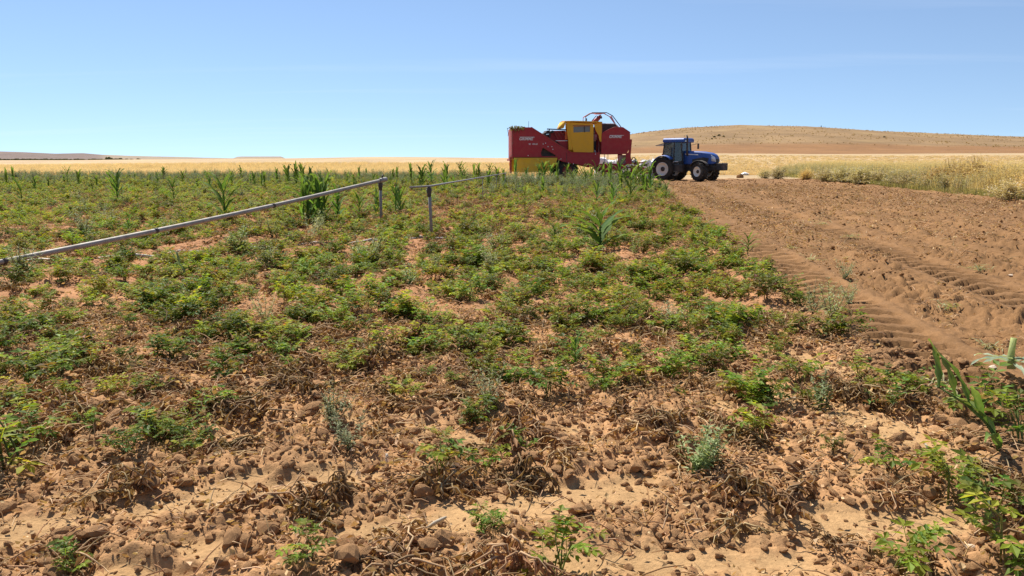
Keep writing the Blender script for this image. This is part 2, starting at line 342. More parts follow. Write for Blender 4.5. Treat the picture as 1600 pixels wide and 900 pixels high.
# ------------------------------------------------------------------ ground sheet
def zone_color(x, y):
    r = np.hypot(x, y); yy = np.maximum(y, 1)
    c = m_crop(x, y)[:, None]; p = m_plow(x, y)[:, None]; s = m_sand(x, y)[:, None]
    n = fbm(x*.7, y*.7, 3, 91)[:, None]
    fg = ss(11, 5, y)[:, None]
    soil = np.array([.37, .183, .087])*(1-fg)+np.array([.43, .238, .11])*fg
    soil = soil*(1+.22*n); sand = np.array([.43, .262, .122])
    crop = soil*(1-s)+sand*s
    q = x-.14*y
    plow = np.array([.215, .115, .05])*(1+.2*n)*(1+.22*fbm(q*1.2, y*.1, 3, 93)[:, None])
    # beyond the field: ripe wheat, stubble, hill
    wheat = np.array([.42, .3, .17])*(1+.14*fbm(x*.05, y*.012, 4, 95)[:, None])
    wheat = wheat*(1+np.array([.04, -.03, -.06])*ss(-40, 40, x)[:, None])
    stub = np.array([.41, .295, .165])*(1+.22*fbm(x*.012, y*.09, 4, 97)[:, None])
    k = ss(.09, .13, x/yy)[:, None]
    far = wheat*(1-k)+stub*k
    hd = ss(292, 300, y+10*vn(x*.01, y*0, 98))[:, None]
    redf = np.array([.24, .125, .052]); hl = np.array([.24, .153, .075])
    hill = hl*(1+.30*fbm(x*.03, y*.02, 5, 99)[:, None]); patch = ss(.1, .35, fbm(x*.02+5, y*.016, 4, 103))[:, None]
    hill = hill*(1-.4*patch)+np.array([.32, .22, .1])*.4*patch
    t2 = ss(395, 425, y+18*fbm(x*.02, y*.01, 3, 104)+.12*(200-x))[:, None]*1.0
    hill = redf*(1-t2)+hill*t2
    far = far*(1-hd*k)+hill*hd*k
    ld = (ss(950, 1050, y)*(1-k[:, 0]))[:, None]
    lh = np.array([.17, .125, .105])*(1+.2*fbm(x*.01, y*.008, 4, 107)[:, None])
    lr = ss(-735, -770, x*1500/np.maximum(yy, 400))[:, None]
    lh = lh*lr+np.array([.28, .215, .15])*(1-lr)
    far = far*(1-ld)+lh*ld
    verge = ss(15.0, 15.6, x-.14*y)*ss(27, 21, x-.14*y)*ss(95, 75, y)
    far = far*(1-verge[:, None])+np.array([.30, .24, .12])*verge[:, None]
    # bare trodden headland round the machines
    hd2 = (ss(57, 60, y)*ss(73, 68, y)*ss(-2, 2, x)*ss(23, 20, x))[:, None]
    far = far*(1-.7*hd2)+np.array([.38, .23, .12])*.7*hd2
    return np.clip(c*crop+p*plow+(1-np.clip(c+p, 0, 1))*far, .01, .9)
def make_ground():
    d = [1.1]
    while d[-1] < 9000:
        x = d[-1]
        st = .05 if x < 2.5 else (.001*x*x if x < 4.8 else (.0048*x if x < 72 else (.012*x if x < 420 else (.02*x if x < 2000 else .06*x))))
        d.append(x+st)
    d = np.array(d); a = np.r_[np.arange(-180, -43, 4.5), np.arange(-43, 43.01, .14), np.arange(47.5, 180, 4.5)]
    a = np.radians(a); nd, na_ = len(d), len(a)
    A, D = np.meshgrid(a, d); X = (D*np.sin(A)).ravel(); Y = (D*np.cos(A)).ravel()
    Z = H(X, Y); C = zone_color(X, Y)
    X = np.r_[X, 0]; Y = np.r_[Y, 0]; Z = np.r_[Z, 0]; C = np.r_[C, C[:1]]
    i = np.arange(nd-1)[:, None]*na_; j = np.arange(na_)[None, :]; j2 = (j+1) % na_
    q = np.stack([i+j, i+j2, i+na_+j2, i+na_+j], -1).reshape(-1, 4)[:, ::-1]
    tri = np.stack([np.full(na_, nd*na_), j2[0], j[0]], -1)[:, ::-1]
    tri = tri[:, [0, 1, 2]]
    me = bpy.data.meshes.new('ground'); nv = len(X); me.vertices.add(nv); me.vertices.foreach_set('co', np.c_[X, Y, Z].astype(np.float32).ravel())
    nl = q.size+tri.size; me.loops.add(nl); me.loops.foreach_set('vertex_index', np.r_[q.ravel(), tri.ravel()].astype(np.int32))
    nf = len(q)+len(tri); me.polygons.add(nf)
    me.polygons.foreach_set('loop_start', np.r_[np.arange(len(q))*4, q.size+np.arange(len(tri))*3].astype(np.int32))
    me.update(calc_edges=True); me.polygons.foreach_set('use_smooth', np.ones(nf, bool))
    at = me.color_attributes.new('Col', 'FLOAT_COLOR', 'POINT'); at.data.foreach_set('color', np.c_[C, np.ones(nv)].astype(np.float32).ravel())
    me.materials.append(M['ground']); me.validate()
    if me.polygons[0].normal.z < 0: me.flip_normals()
    o = link('ground', me); tag(o, 'sandy brown farmland with crop rows, ploughed strip, wheat and hills', 'ground', kind='structure')
make_ground()

# ------------------------------------------------------------------ potato harvester
HX0, HY0 = 0.0, 60.0
hz0 = .0
har = empty('potato_harvester', (HX0+.0, HY0, hz0), R(5), 'big red and yellow potato harvester with tarpaulin cab, hitched behind the blue tractor', 'harvester')
U = lambda a: (a-133)/139.4
V = lambda b: (823-b)/139.4
PL = lambda *p: [(U(a), V(b)) for a, b in p]
side = PL((140, 285), (165, 278), (250, 270), (335, 270), (740, 522), (1050, 527), (1050, 622), (1010, 682), (800, 642), (690, 625), (608, 602), (605, 574), (140, 574))
o = panel('side_panel', M['red'], side, 0, .05, har, [PL((452, 476), (586, 552), (583, 563), (440, 563), (430, 530))])
panel('side_panel', M['red'], side, 2.95, .05, har)
core = PL((160, 300), (330, 290), (735, 540), (1040, 545), (1040, 615), (1005, 668), (800, 630), (615, 590), (160, 590))
panel('conveyor_core', M['black'], core, .32, 2.5, har)
rp = MB()
for k in range(7):
    pass
sec = []
for zy in (282, 300, 420, 540, 600):
    zz_ = V(zy); u = U(140)-.02
    sec.append([(u, .0, zz_), (u-.05, .12, zz_), (u-.06, 1.5, zz_), (u-.05, 2.88, zz_), (u, 3.0, zz_), (u+.06, 3.0, zz_), (u+.06, 0, zz_)])
rp.loft(sec); bev(rp.build('rear_panel', M['redtop'], har), .006, 1)
MB().beam((U(330), -.012, V(268)), (U(742), -.012, V(521)), .07, .05).build('edge_flange', M['redtop'], har)  # sunlit top edge put into the flange's lighter red
MB().beam((U(742), -.012, V(523)), (U(1050), -.012, V(527)), .07, .04).build('edge_flange', M['red'], har)
bev(MB().box((U(700), -.004, V(575)), (.03, .03, .74)).build('panel_seam', M['black'], har), .004)
MB().box((U(372), -.012, V(568)), (3.3, .03, .05)).build('edge_flange', M['red'], har)
for a, b in ((455, 438), (480, 430), (505, 465), (545, 465), (555, 492), (1000, 540), (300, 556), (640, 590), (720, 632), (770, 640)):
    MB().lathe([(0, -.03), (.035, -.03), (.04, 0), (.0, .0)], 10, 'Y', (U(a), 0, V(b))).build('bolt', M['letter'], har)
panel('side_shield', M['yellow'], PL((150, 578), (603, 578), (592, 640), (548, 692), (500, 722), (300, 727), (150, 727)), -.05, .04, har)
panel('side_shield', M['yellow'], PL((150, 578), (603, 578), (592, 640), (548, 692), (500, 722), (150, 727)), 3.0, .04, har)
MB().box((U(300), -.07, V(592)), (2.6, .02, .035)).build('shield_rib', M['yellow'], har)
for a in (260, 420): MB().box((U(a), -.065, V(655)), (.03, .02, .9)).build('shield_rib', M['yellow'], har)
bb = MB(); bb.box((U(122), .3, V(655)), (.16, .12, 1.15)); bb.box((U(118), 1.4, V(600)), (.1, 2.4, .14)); bb.build('rear_bracket', M['redtop'], har)
bb = MB(); bb.box((U(112), .22, V(640)), (.08, .2, .26)); bev(bb.build('tail_lamp', M['orange'], har), .02)
bb = MB(); bb.tube([(U(85), .3, V(282)), (U(100), .3, V(278)), (U(140), .3, V(276))], .02); bb.tube([(U(90), .3, V(282)), (U(98), .3, V(330)), (U(96), .3, V(360))], .018); bb.build('rear_hook', M['black'], har)
MB().tube([(U(310), .5, V(270)), (U(312), .5, V(205))], .014).build('antenna', M['black'], har)
# wheels
def wheel(name, parent, loc, r, wd, rimr, lugs, rz=0, dark=False, side=-1):
    e = bpy.data.objects.new(name, None); COL.objects.link(e); e.parent = parent; e.location = loc; e.rotation_euler = (0, 0, rz); e.empty_display_size = .2
    h = wd/2
    t = MB(); t.lathe([(rimr*.97, -h*.8), (rimr*1.08, -h), (r*.82, -h*1.02), (r*.93, -h*.9), (r*.955, -h*.5), (r*.96, 0), (r*.955, h*.5), (r*.93, h*.9), (r*.82, h*1.02), (rimr*1.08, h), (rimr*.97, h*.8), (rimr*.97, -h*.8)], 48)
    for k in range(lugs):
        for sd in (-1, 1):
            g = 6.28318*(k+(.5 if sd > 0 else 0))/lugs; g2 = g+.6*6.28318/lugs*1.6
            pts = []
            for f, (gg, yy, rr) in enumerate(((g, sd*.02, r*.985), ((g+g2)/2, sd*h*.5, r*.985), (g2, sd*h*.98, r*.945))):
                pts.append(Vector((rr*math.cos(gg), yy, rr*math.sin(gg))))
            for f in range(2):
                a_, b_ = pts[f], pts[f+1]; d_ = (b_-a_); mid = (a_+b_)/2; rad = Vector((mid.x, 0, mid.z)).normalized()
                ax = d_.normalized(); ay = rad.cross(ax).normalized(); az = ax.cross(ay)
                t.box(mid, (d_.length*1.08, r*.058, r*.085), Matrix((ax, ay, az)).transposed())
    t.build('tyre', M['rubber'], e)
    s = side
    q = MB(); q.lathe([(rimr*1.0, s*h*.85), (rimr*.98, s*h*.98), (rimr*.9, s*h*.95), (rimr*.84, s*h*.55), (rimr*.6, s*h*.42), (rimr*.34, s*h*.5), (rimr*.32, s*h*.5)], 40)
    q.lathe([(rimr*1.0, -s*h*.85), (rimr*.98, -s*h*.98), (rimr*.9, -s*h*.95), (rimr*.8, -s*h*.1), (0, -s*h*.1)], 32)
    rm = q.build('rim', M['rim'] if not dark else M['redtop'], e)
    hb = MB(); hb.lathe([(rimr*.34, s*h*.46), (rimr*.33, s*h*.62), (rimr*.2, s*h*.66), (rimr*.17, s*h*.95), (0, s*h*.98)], 20); hb.build('hub', M['black'], e)
    return e
wheel('wheel', har, (U(715), .62, .82), .82, .62, .36, 18, dark=True)
wheel('wheel', har, (U(715), 2.4, .82), .82, .62, .36, 18, dark=True, side=1)
MB().tube([(U(715), .3, .82), (U(715), 2.7, .82)], .09).build('axle', M['black'], har)
# picking cabin
cabp = PL((732, 218), (975, 235), (979, 523), (772, 520), (752, 450), (738, 330))
panel('cabin_wall', M['tarp'], cabp, -.02, .05, har, [PL((766, 262), (940, 256), (940, 313), (768, 321))])
panel('cabin_wall', M['tarp'], cabp, 2.3, .05, har)
panel('window_pane', M['pane'], PL((760, 256), (946, 250), (946, 319), (762, 327)), .035, .012, har)
MB().box((U(882), .01, V(288)), (.05, .07, .46)).build('window_post', M['black'], har)
MB().box((U(850), -.05, V(253)), (1.3, .03, .05)).build('window_rail', M['redtop'], har)
bb = MB(); bb.loft([[(U(a), y, V(b)) for y, b in ((-.12, bt+10), (-.13, bt-2), (1.1, bt-10), (2.42, bt-2), (2.42, bt+10), (1.1, bt+6))] for a, bt in ((672, 208), (760, 205), (870, 207), (1000, 211), (1064, 214))])
bb.build('cabin_roof', M['tarp'], har)
tb = MB(); tb.loft([[(U(668), -.1, V(212)), (U(668), 2.3, V(212)), (U(690), 2.3, V(212)), (U(690), -.1, V(212))], [(U(638), -.06, V(278)), (U(638), 2.3, V(278)), (U(664), 2.3, V(278)), (U(664), -.06, V(278))]]); tb.build('tarpaulin_flap', M['tarp'], har)
panel('tarpaulin_flap', M['tarp'], PL((690, 215), (735, 217), (742, 330), (752, 450), (760, 495), (722, 495), (715, 400), (700, 300)), .0, .03, har)
panel('cabin_curtain', M['tarp'], PL((978, 237), (1062, 216), (1064, 300), (1060, 392), (1070, 410), (1045, 415), (1030, 350), (1000, 300)), .0, .03, har)
panel('cabin_back', M['red'], PL((978, 260), (1064, 260), (1064, 523), (978, 523)), 1.1, .04, har)
MB().box((U(1012), 1.15, V(531)), (.78, 2.2, .06)).build('platform', M['black'], har)
MB().tube([(U(986), .03, V(523)), (U(986), .03, V(235))], .022).build('cabin_post', M['black'], har)
MB().tube([(U(1064), .03, V(523)), (U(1064), .03, V(225))], .03).build('cabin_post', M['redtop'], har)
# conveyor table behind the cabin
panel('conveyor_side', M['red'], PL((560, 300), (705, 296), (716, 398), (575, 400), (500, 372)), 1.0, .04, har)
panel('conveyor_side', M['red'], PL((600, 408), (716, 408), (722, 500), (700, 492)), .35, .04, har)
panel('conveyor_back', M['black'], PL((540, 395), (560, 320), (745, 300), (745, 524), (735, 524)), 1.6, .04, har)
MB().beam((U(500), .4, V(285)), (U(704), .4, V(292)), .06, .08).build('conveyor_rail', M['black'], har)
MB().beam((U(590), .3, V(404)), (U(716), .3, V(404)), .08, .05).build('conveyor_rail', M['letter'], har)
MB().beam((U(524), .4, V(280)), (U(530), .4, V(380)), .06, .06).build('conveyor_post', M['black'], har)
for k, (a, b) in enumerate(((480, 338), (498, 325), (515, 312), (535, 322), (560, 312), (505, 350), (530, 350))):
    MB().tube([(U(a), .45, V(b)), (U(a), 2.5, V(b-4))], .075 if k % 2 else .1, 10).build('roller', M['black'], har)
for a, b in ((585, 345), (620, 340), (655, 335), (600, 372), (640, 368), (680, 360)):
    MB().beam((U(a), .9, V(b-34)), (U(a+22), .85, V(b+16)), .07, .06).build('conveyor_finger', M['redtop'], har)
panel('orange_flap', M['orange'], PL((686, 310), (712, 305), (716, 390), (690, 392)), .3, .03, har)
# bunker
bk = PL((1062, 335), (1085, 312), (1160, 276), (1195, 268), (1282, 270), (1360, 320), (1362, 480), (1336, 500), (1330, 541), (1062, 541))
panel('bunker_wall', M['red'], bk, -.03, .05, har); panel('bunker_wall', M['red'], bk, 2.9, .05, har)
panel('bunker_end', M['red'], PL((1340, 340), (1358, 340), (1358, 482), (1328, 540), (1310, 540)), .02, 2.88, har)
panel('bunker_end', M['red'], PL((1066, 345), (1084, 340), (1084, 538), (1066, 538)), .02, 2.88, har)
panel('bunker_floor', M['black'], PL((1084, 520), (1320, 520), (1320, 538), (1084, 538)), .03, 2.86, har)
for zy in (405, 492): MB().box((U(1212), -.045, V(zy)), (2.05, .02, .04)).build('bunker_rib', M['red'], har)
pts = [(U(a), -.04, V(b)) for a, b in ((1150, 281), (1196, 266), (1282, 268), (1362, 319))]
MB().tube(pts, .022, 6).build('bunker_rim', M['redtop'], har)
panel('bunker_hood', M['black'], PL((1060, 345), (1060, 252), (1092, 226), (1242, 226), (1310, 292), (1310, 345)), 1.4, .05, har)
MB().tube([(U(a), 1.38, V(b)) for a, b in ((1056, 250), (1090, 222), (1243, 222), (1335, 305))], .03, 6).build('hood_rim', M['letter'], har)
panel('front_post', M['red'], PL((1362, 388), (1383, 390), (1372, 560), (1388, 640), (1322, 645), (1322, 542), (1352, 520)), .0, .12, har)
panel('front_post', M['red'], PL((1362, 388), (1383, 390), (1372, 560), (1388, 640), (1322, 645), (1322, 542), (1352, 520)), 2.8, .12, har)
panel('front_plate', M['red'], PL((1326, 548), (1368, 548), (1370, 640), (1326, 640)), .13, 2.66, har)
for a in (1100, 1138): MB().tube([(U(a), .2, V(541)), (U(a), .2, V(645))], .022, 6).build('support_strut', M['black'], har)
for v in (1.5, 2.6):
    MB().tube([(U(a), v, V(b)) for a, b in ((928, 215), (931, 150), (1000, 108), (1155, 108), (1217, 140), (1352, 308))], .032, 6).build('hoop_rail', M['black'] if v < 2 else M['redtop'], har)
for a, b in ((1000, 108), (1155, 108), (931, 150), (1217, 140)): MB().tube([(U(a), 1.5, V(b)), (U(a), 2.6, V(b))], .022, 6).build('hoop_crossbar', M['redtop'], har)
nt_ = MB()
for k in range(9):
    f = k/8; nt_.tube([(U(1206+8*f), 1.5+1.1*f, V(142)), (U(1250+90*f), 1.5+1.1*f, V(225+80*f))], .012, 4)
for k in range(7):
    f = k/6; nt_.tube([(U(1208+42*f), 1.5, V(142+80*f)), (U(1217+130*f), 2.6, V(142+160*f))], .011, 4)
nt_.build('safety_net', M['pink'], har)
panel('elevator', M['redtop'], PL((985, 215), (1030, 180), (1095, 128), (1112, 150), (1065, 205), (1050, 228)), 1.7, .6, har)
bb = MB(); bb.tube([(U(1000), 1.65, V(195)), (U(1045), 1.65, V(140)), (U(1060), 1.65, V(142)), (U(1050), 1.65, V(180))], .03, 6); bb.tube([(U(1085), 1.65, V(150)), (U(1108), 1.65, V(165))], .06, 8); bb.build('elevator_arm', M['black'], har)
MB().box((U(1075), 2.0, V(118)), (.5, .5, .05)).build('elevator_shield', M['pink'], har)
MB().box((U(912), .4, V(190)), (.07, .07, .22)).build('beacon', M['black'], har)
# lower frame, drawbar
panel('digging_frame', M['red'], PL((1042, 640), (1332, 640), (1332, 690), (1200, 755), (1130, 752), (1042, 690)), .1, .1, har)
panel('digging_frame', M['red'], PL((1042, 640), (1332, 640), (1332, 690), (1200, 755), (1130, 752), (1042, 690)), 2.6, .1, har)
panel('drawbar_guard', M['red'], PL((1392, 662), (1500, 668), (1588, 690), (1588, 742), (1392, 748)), .55, .05, har)
MB().box((U(1190), 1.35, V(690)), (1.9, 2.4, .2)).build('digging_share', M['black'], har)
for k in range(5): MB().beam((U(1130), .4+k*.5, V(745)), (U(1220), .4+k*.5, V(806)), .3, .05).build('share_blade', M['steel'], har)
db = MB(); db.beam((U(1320), .5, V(665)), (U(1500), 1.3, V(680)), .16, .18); db.beam((U(1320), 2.4, V(665)), (U(1500), 1.55, V(680)), .16, .18); db.beam((U(1490), 1.43, V(680)), (U(1600), 1.43, V(735)), .2, .2); db.build('drawbar', M['red'], har)
db = MB(); db.beam((U(1350), .4, V(640)), (U(1560), .9, V(625)), .09, .09); db.beam((U(1395), .4, V(655)), (U(1470), .5, V(700)), .08, .08); db.beam((U(1440), .7, V(630)), (U(1455), .7, V(745)), .1, .1); db.build('hitch_frame', M['redtop'], har)
db = MB(); db.tube([(U(1385), .3, V(625)), (U(1400), .3, V(580)), (U(1420), .3, V(572)), (U(1432), .3, V(590)), (U(1430), .3, V(650))], .04, 6)
for k in range(4): db.tube([(U(1380), .4+k*.15, V(630)), (U(1430+k*9), .5+k*.15, V(600+k*14)), (U(1500), .9+k*.1, V(660)), (U(1600), 1.3, V(640+k*8))], .025, 6)
db.build('hydraulic_hoses', M['black'], har)
bb = MB(); bb.lathe([(0, -.04), (.13, -.04), (.16, 0), (0, .02)], 18, 'Y', (U(1352), .2, V(655))); bb.build('hub_cap', M['letter'], har)
wheel('support_wheel', har, (U(1360), .5, .4), .4, .3, .2, 10, dark=True)
MB().beam((U(1360), .5, .4), (U(1360), .5, V(660)), .08, .08).build('support_wheel_leg', M['black'], har)
lettering('GRIMME', .27, M['letter'], har, (U(205), -.012, V(400)), 'brand_lettering')
MB().box((U(288), -.012, V(369)), (1.1, .012, .035)).build('brand_bar', M['letter'], har)
lettering('SE', .145, M['letter'], har, (U(305), -.012, V(446)), 'type_lettering', 0)
lettering('150-60', .145, M['letter'], har, (U(338), -.012, V(446)), 'type_lettering', 0)
lettering('GRIMME', .25, M['letter'], har, (U(1138), -.04, V(375)), 'brand_lettering')
MB().box((U(1220), -.042, V(349)), (1.05, .012, .03)).build('brand_bar', M['letter'], har)

# ------------------------------------------------------------------ tractor
trk = empty('tractor', (12.24, 62.9, .02), R(-40), 'blue tractor with cream wheel rims pulling the potato harvester', 'tractor')
for sd in (-1, 1):
    wheel('rear_wheel', trk, (0, sd*.97, .89), .89, .62, .52, 20, side=sd)
    wheel('front_wheel', trk, (2.95, sd*.95, .72), .72, .5, .38, 18, rz=R(-20), side=sd)
def rsec(x, w, zb, zt, k=.35, n=5):
    p = []
    h = zt-zb; r = min(w, h)*k
    for cx, cz, a0 in ((w-r, zt-r, 0), (-w+r, zt-r, 90), (-w+r*.4, zb+r*.4, 180), (w-r*.4, zb+r*.4, 270)):
        rr = r if cz > (zb+zt)/2 else r*.4
        for j in range(n):
            a = R(a0+90*j/(n-1)); p.append((x, cx+rr*math.cos(a), cz+rr*math.sin(a)))
    return p
bb = MB(); bb.loft([rsec(1.2, .47, 1.25, 2.27), rsec(1.9, .47, 1.25, 2.25), rsec(2.8, .45, 1.25, 2.2), rsec(3.45, .42, 1.25, 2.1), rsec(3.75, .38, 1.28, 1.98), rsec(3.9, .3, 1.35, 1.8)]); bb.build('bonnet', M['blue'], trk)
for sd in (-1, 1):
    q = panel('bonnet_vent', M['black'], [(2.1, 1.35), (3.3, 1.35), (3.45, 1.7), (3.0, 1.78), (2.1, 1.62)], sd*.462-.012, .024, trk)
    q = panel('bonnet_stripe', M['letter'], [(1.5, 1.98), (2.6, 1.92), (2.55, 1.99), (1.5, 2.05)], sd*.474-.006, .012, trk)
    bb = MB(); bb.loft([[(3.62, sd*.415, 1.5), (3.60, sd*.415, 1.95), (3.66, sd*.40, 1.94), (3.68, sd*.40, 1.5)], [(3.95, sd*.36, 1.45), (3.86, sd*.36, 1.78), (3.88, sd*.33, 1.78), (3.97, sd*.33, 1.45)]]); bb.build('headlight', M['lamp'], trk)
bb = MB(); bb.box((3.88, 0, 1.5), (.06, .5, .3)); bb.build('grille', M['black'], trk)
bb = MB(); bb.box((1.9, 0, 1.0), (3.4, .55, .5)); bb.box((.2, 0, 1.0), (1.2, .8, .7)); bb.box((3.4, 0, .95), (1.0, .5, .35)); bev(bb.build('chassis', M['black'], trk), .03)
MB().tube([(0, -.9, .89), (0, .9, .89)], .16, 12).build('rear_axle', M['black'], trk)
MB().tube([(2.95, -.85, .72), (2.95, .85, .72)], .12, 12).build('front_axle', M['black'], trk)
bb = MB(); bb.box((4.3, 0, 1.08), (.5, .95, .55)); bev(bb.build('front_weight', M['black'], trk), .06, 3)
MB().box((3.98, 0, 1.05), (.3, .5, .22)).build('front_linkage', M['black'], trk)
# cab
CB = {'rb': (-.26, .78, 1.6), 'rt': (-.12, .76, 2.88), 'mb': (.72, .80, 1.35), 'mt': (.70, .76, 2.9), 'fb': (1.42, .72, 1.5), 'ft': (1.28, .72, 2.9)}
for sd in (-1, 1):
    g = lambda k: (CB[k][0], sd*CB[k][1], CB[k][2])
    for a, b2 in (('rb', 'rt'), ('mb', 'mt'), ('fb', 'ft')): MB().beam(g(a), g(b2), .07, .07).build('cab_pillar', M['black'], trk)
    for qs in (('rb', 'mb', 'mt', 'rt'), ('mb', 'fb', 'ft', 'mt')):
        bm = MB(); ids = [bm.vert((CB[k][0], sd*(CB[k][1]-.01), CB[k][2])) for k in qs]+[bm.vert((CB[k][0], sd*(CB[k][1]-.02), CB[k][2])) for k in qs]
        bm.face(ids[:4]); bm.face(ids[4:][::-1])
        for i in range(4): bm.face((ids[i], ids[4+i], ids[4+(i+1) % 4], ids[(i+1) % 4]))
        bm.build('side_window', M['glass'], trk)
    MB().beam(g('rb'), g('mb'), .06, .08).build('cab_sill', M['black'], trk); MB().beam(g('mb'), g('fb'), .06, .08).build('cab_sill', M['black'], trk)
bm = MB(); bm.beam((1.42, 0, 1.55), (1.28, 0, 2.88), 1.36, .015); bm.build('windscreen', M['glass'], trk)
bb = MB(); bb.box((.65, 0, 1.35), (1.5, 1.45, .3)); bev(bb.build('cab_floor', M['black'], trk), .03)
bb = MB(); bb.loft([[(x, y*f, z) for x, y, z in ((0, -.8, z0), (.0, .8, z0), (1.5, .8, z0), (1.5, -.8, z0))] if False else [(-.26*f+(1-f)*.05, -.84*f, z0), (-.26*f+(1-f)*.05, .84*f, z0), (1.55*f+(1-f)*1.2, .82*f, z0), (1.55*f+(1-f)*1.2, -.82*f, z0)] for z0, f in ((2.88, .97), (2.95, 1.0), (3.08, 1.0), (3.17, .94), (3.22, .8))], True, False); bev(bb.build('cab_roof', M['blue'], trk), .05, 3)
for sd in (-1, 1):
    MB().box((1.5, sd*.55, 2.99), (.1, .22, .1)).build('work_lamp', M['lamp'], trk)
    # fenders
    f = MB(); secs = []
    for k in range(11):
        a = R(172-12.5*k); r0 = 1.0; y0 = sd*.66; y1 = sd*1.28
        secs.append([((r0+dr)*math.cos(a), y, .89+(r0+dr)*math.sin(a)*(1.02)) for dr, y in ((0, y0), (0, y1), (-.05, y1), (.04, (y0+y1)/2*1.0), (.05, y0))])
    secs = [[(p[0], p[1], p[2]) for p in (s[4], s[3], s[1], s[2], s[0])] for s in secs]
    f.loft(secs); f.build('rear_fender', M['blue'], trk)
    f = MB(); secs = []
    for k in range(8):
        a = R(150-17*k)
        secs.append([(2.95+(.80+dr)*math.cos(a), sd*y, .72+(.80+dr)*math.sin(a)) for dr, y in ((0, .72), (0, 1.18), (.03, 1.18), (.04, .95), (.03, .72))])
    f.loft(secs); f.build('front_fender', M['black'], trk)
    f = MB(); f.beam((1.35, sd*.74, 2.7), (1.62, sd*1.3, 2.82), .035, .035); f.box((1.64, sd*1.32, 2.62), (.07, .2, .42)); bev(f.build('mirror', M['black'], trk), .015)
f = MB(); f.beam((-.2, 0, 2.86), (-1.0, 0, 2.66), 1.25, .03); f.build('open_rear_window', M['pane'], trk)
MB().tube([(-.1, .5, 2.2), (-.7, .5, 2.7)], .015).build('window_strut', M['black'], trk)
bb = MB(); bb.tube([(1.7, -.52, 1.9), (1.7, -.56, 2.2), (1.7, -.58, 3.25), (1.63, -.58, 3.42)], [.07, .075, .06, .05], 12); bb.build('exhaust', M['black'], trk)
bb = MB(); bb.box((1.15, -.78, .95), (.85, .42, .6)); bev(bb.build('fuel_tank', M['black'], trk), .07, 3)
bb = MB()
for k in range(4): bb.box((.95, -.95+.05*k, .45+.27*k), (.42, .22, .04))
bb.beam((.76, -1.0, .42), (.76, -.85, 1.36), .03, .05); bb.beam((1.14, -1.0, .42), (1.14, -.85, 1.36), .03, .05); bb.build('cab_steps', M['steel'], trk)
MB().tube([(.75, -.9, 1.35), (.73, -.9, 1.45), (1.15, -.9, 1.45)], .03, 6).build('handrail', M['letter'], trk)
bb = MB(); bb.box((.45, 0, 1.75), (.5, .55, .18)); bb.box((.2, 0, 2.15), (.16, .5, .75)); bev(bb.build('seat', M['black'], trk), .05, 2)
bb = MB(); bb.tube([(1.2, 0, 1.5), (1.0, 0, 1.95)], .04); bb.lathe([(.17, -.015), (.2, 0), (.17, .015)], 20, 'Z', (1.0, 0, 1.97)); bb.build('steering_wheel', M['black'], trk)
bb = MB(); bb.beam((-.4, -.4, .6), (-1.25, -.3, .55), .08, .1); bb.beam((-.4, .4, .6), (-1.25, .3, .55), .08, .1); bb.beam((-.3, 0, .5), (-1.15, 0, .5), .14, .1); bb.build('rear_linkage', M['black'], trk)
MB().box((-.15, -.98, 1.98), (.05, .14, .12)).build('tail_lamp', M['orange'], trk)

# ------------------------------------------------------------------ person on the picking platform
def skin_body(name, mat, pts, edges, parent=None, lv=2):
    me = bpy.data.meshes.new(name); me.from_pydata([p[0] for p in pts], edges, [])
    o = link(name, me, parent); me.materials.append(mat)
    sk = o.modifiers.new('skin', 'SKIN')
    if not me.skin_vertices: me.skin_vertices.new()
    for i, p in enumerate(pts):
        d = me.skin_vertices[0].data[i]; d.radius = (p[1], p[2] if len(p) > 2 else p[1]); d.use_root = (i == 0)
    s = o.modifiers.new('sub', 'SUBSURF'); s.levels = lv; s.render_levels = lv
    return o
hm = har.matrix_basis
ploc = Matrix.Rotation(R(5), 4, 'Z') @ Vector((U(994), .48, 0)); pb = V(531)+.03
per = empty('person', (HX0+ploc.x, HY0+ploc.y, pb), R(25), 'person in pink top and dark trousers standing in the yellow cab opening', 'person')
skin_body('body', M['skin'], [((0, 0, .86), .13, .10), ((0, 0, 1.08), .125, .09), ((0, -.01, 1.27), .15, .095), ((0, 0, 1.36), .065), ((0, -.01, 1.43), .05), ((0, -.03, 1.49), .075), ((0, -.03, 1.58), .085),
    ((.17, 0, 1.3), .05), ((.21, -.02, 1.05), .04), ((.15, -.2, .96), .032), ((.11, -.27, .97), .03), ((-.17, 0, 1.3), .05), ((-.22, -.02, 1.05), .04), ((-.17, -.2, .97), .032), ((-.12, -.27, .98), .03),
    ((.09, 0, .80), .085), ((.10, -.02, .45), .06), ((.10, .01, .09), .042), ((.11, -.1, .04), .04), ((-.09, 0, .80), .085), ((-.10, -.02, .45), .06), ((-.10, .01, .09), .042), ((-.11, -.1, .04), .04)],
    [(0, 1), (1, 2), (2, 3), (3, 4), (4, 5), (5, 6), (2, 7), (7, 8), (8, 9), (9, 10), (2, 11), (11, 12), (12, 13), (13, 14), (0, 15), (15, 16), (16, 17), (17, 18), (0, 19), (19, 20), (20, 21), (21, 22)], per)
skin_body('top', M['pink'], [((0, 0, .84), .155, .125), ((0, 0, 1.08), .145, .11), ((0, -.01, 1.27), .165, .115), ((0, 0, 1.36), .085), ((.175, 0, 1.3), .07), ((.215, -.02, 1.06), .06), ((-.175, 0, 1.3), .07), ((-.225, -.02, 1.06), .06)], [(0, 1), (1, 2), (2, 3), (2, 4), (4, 5), (2, 6), (6, 7)], per)
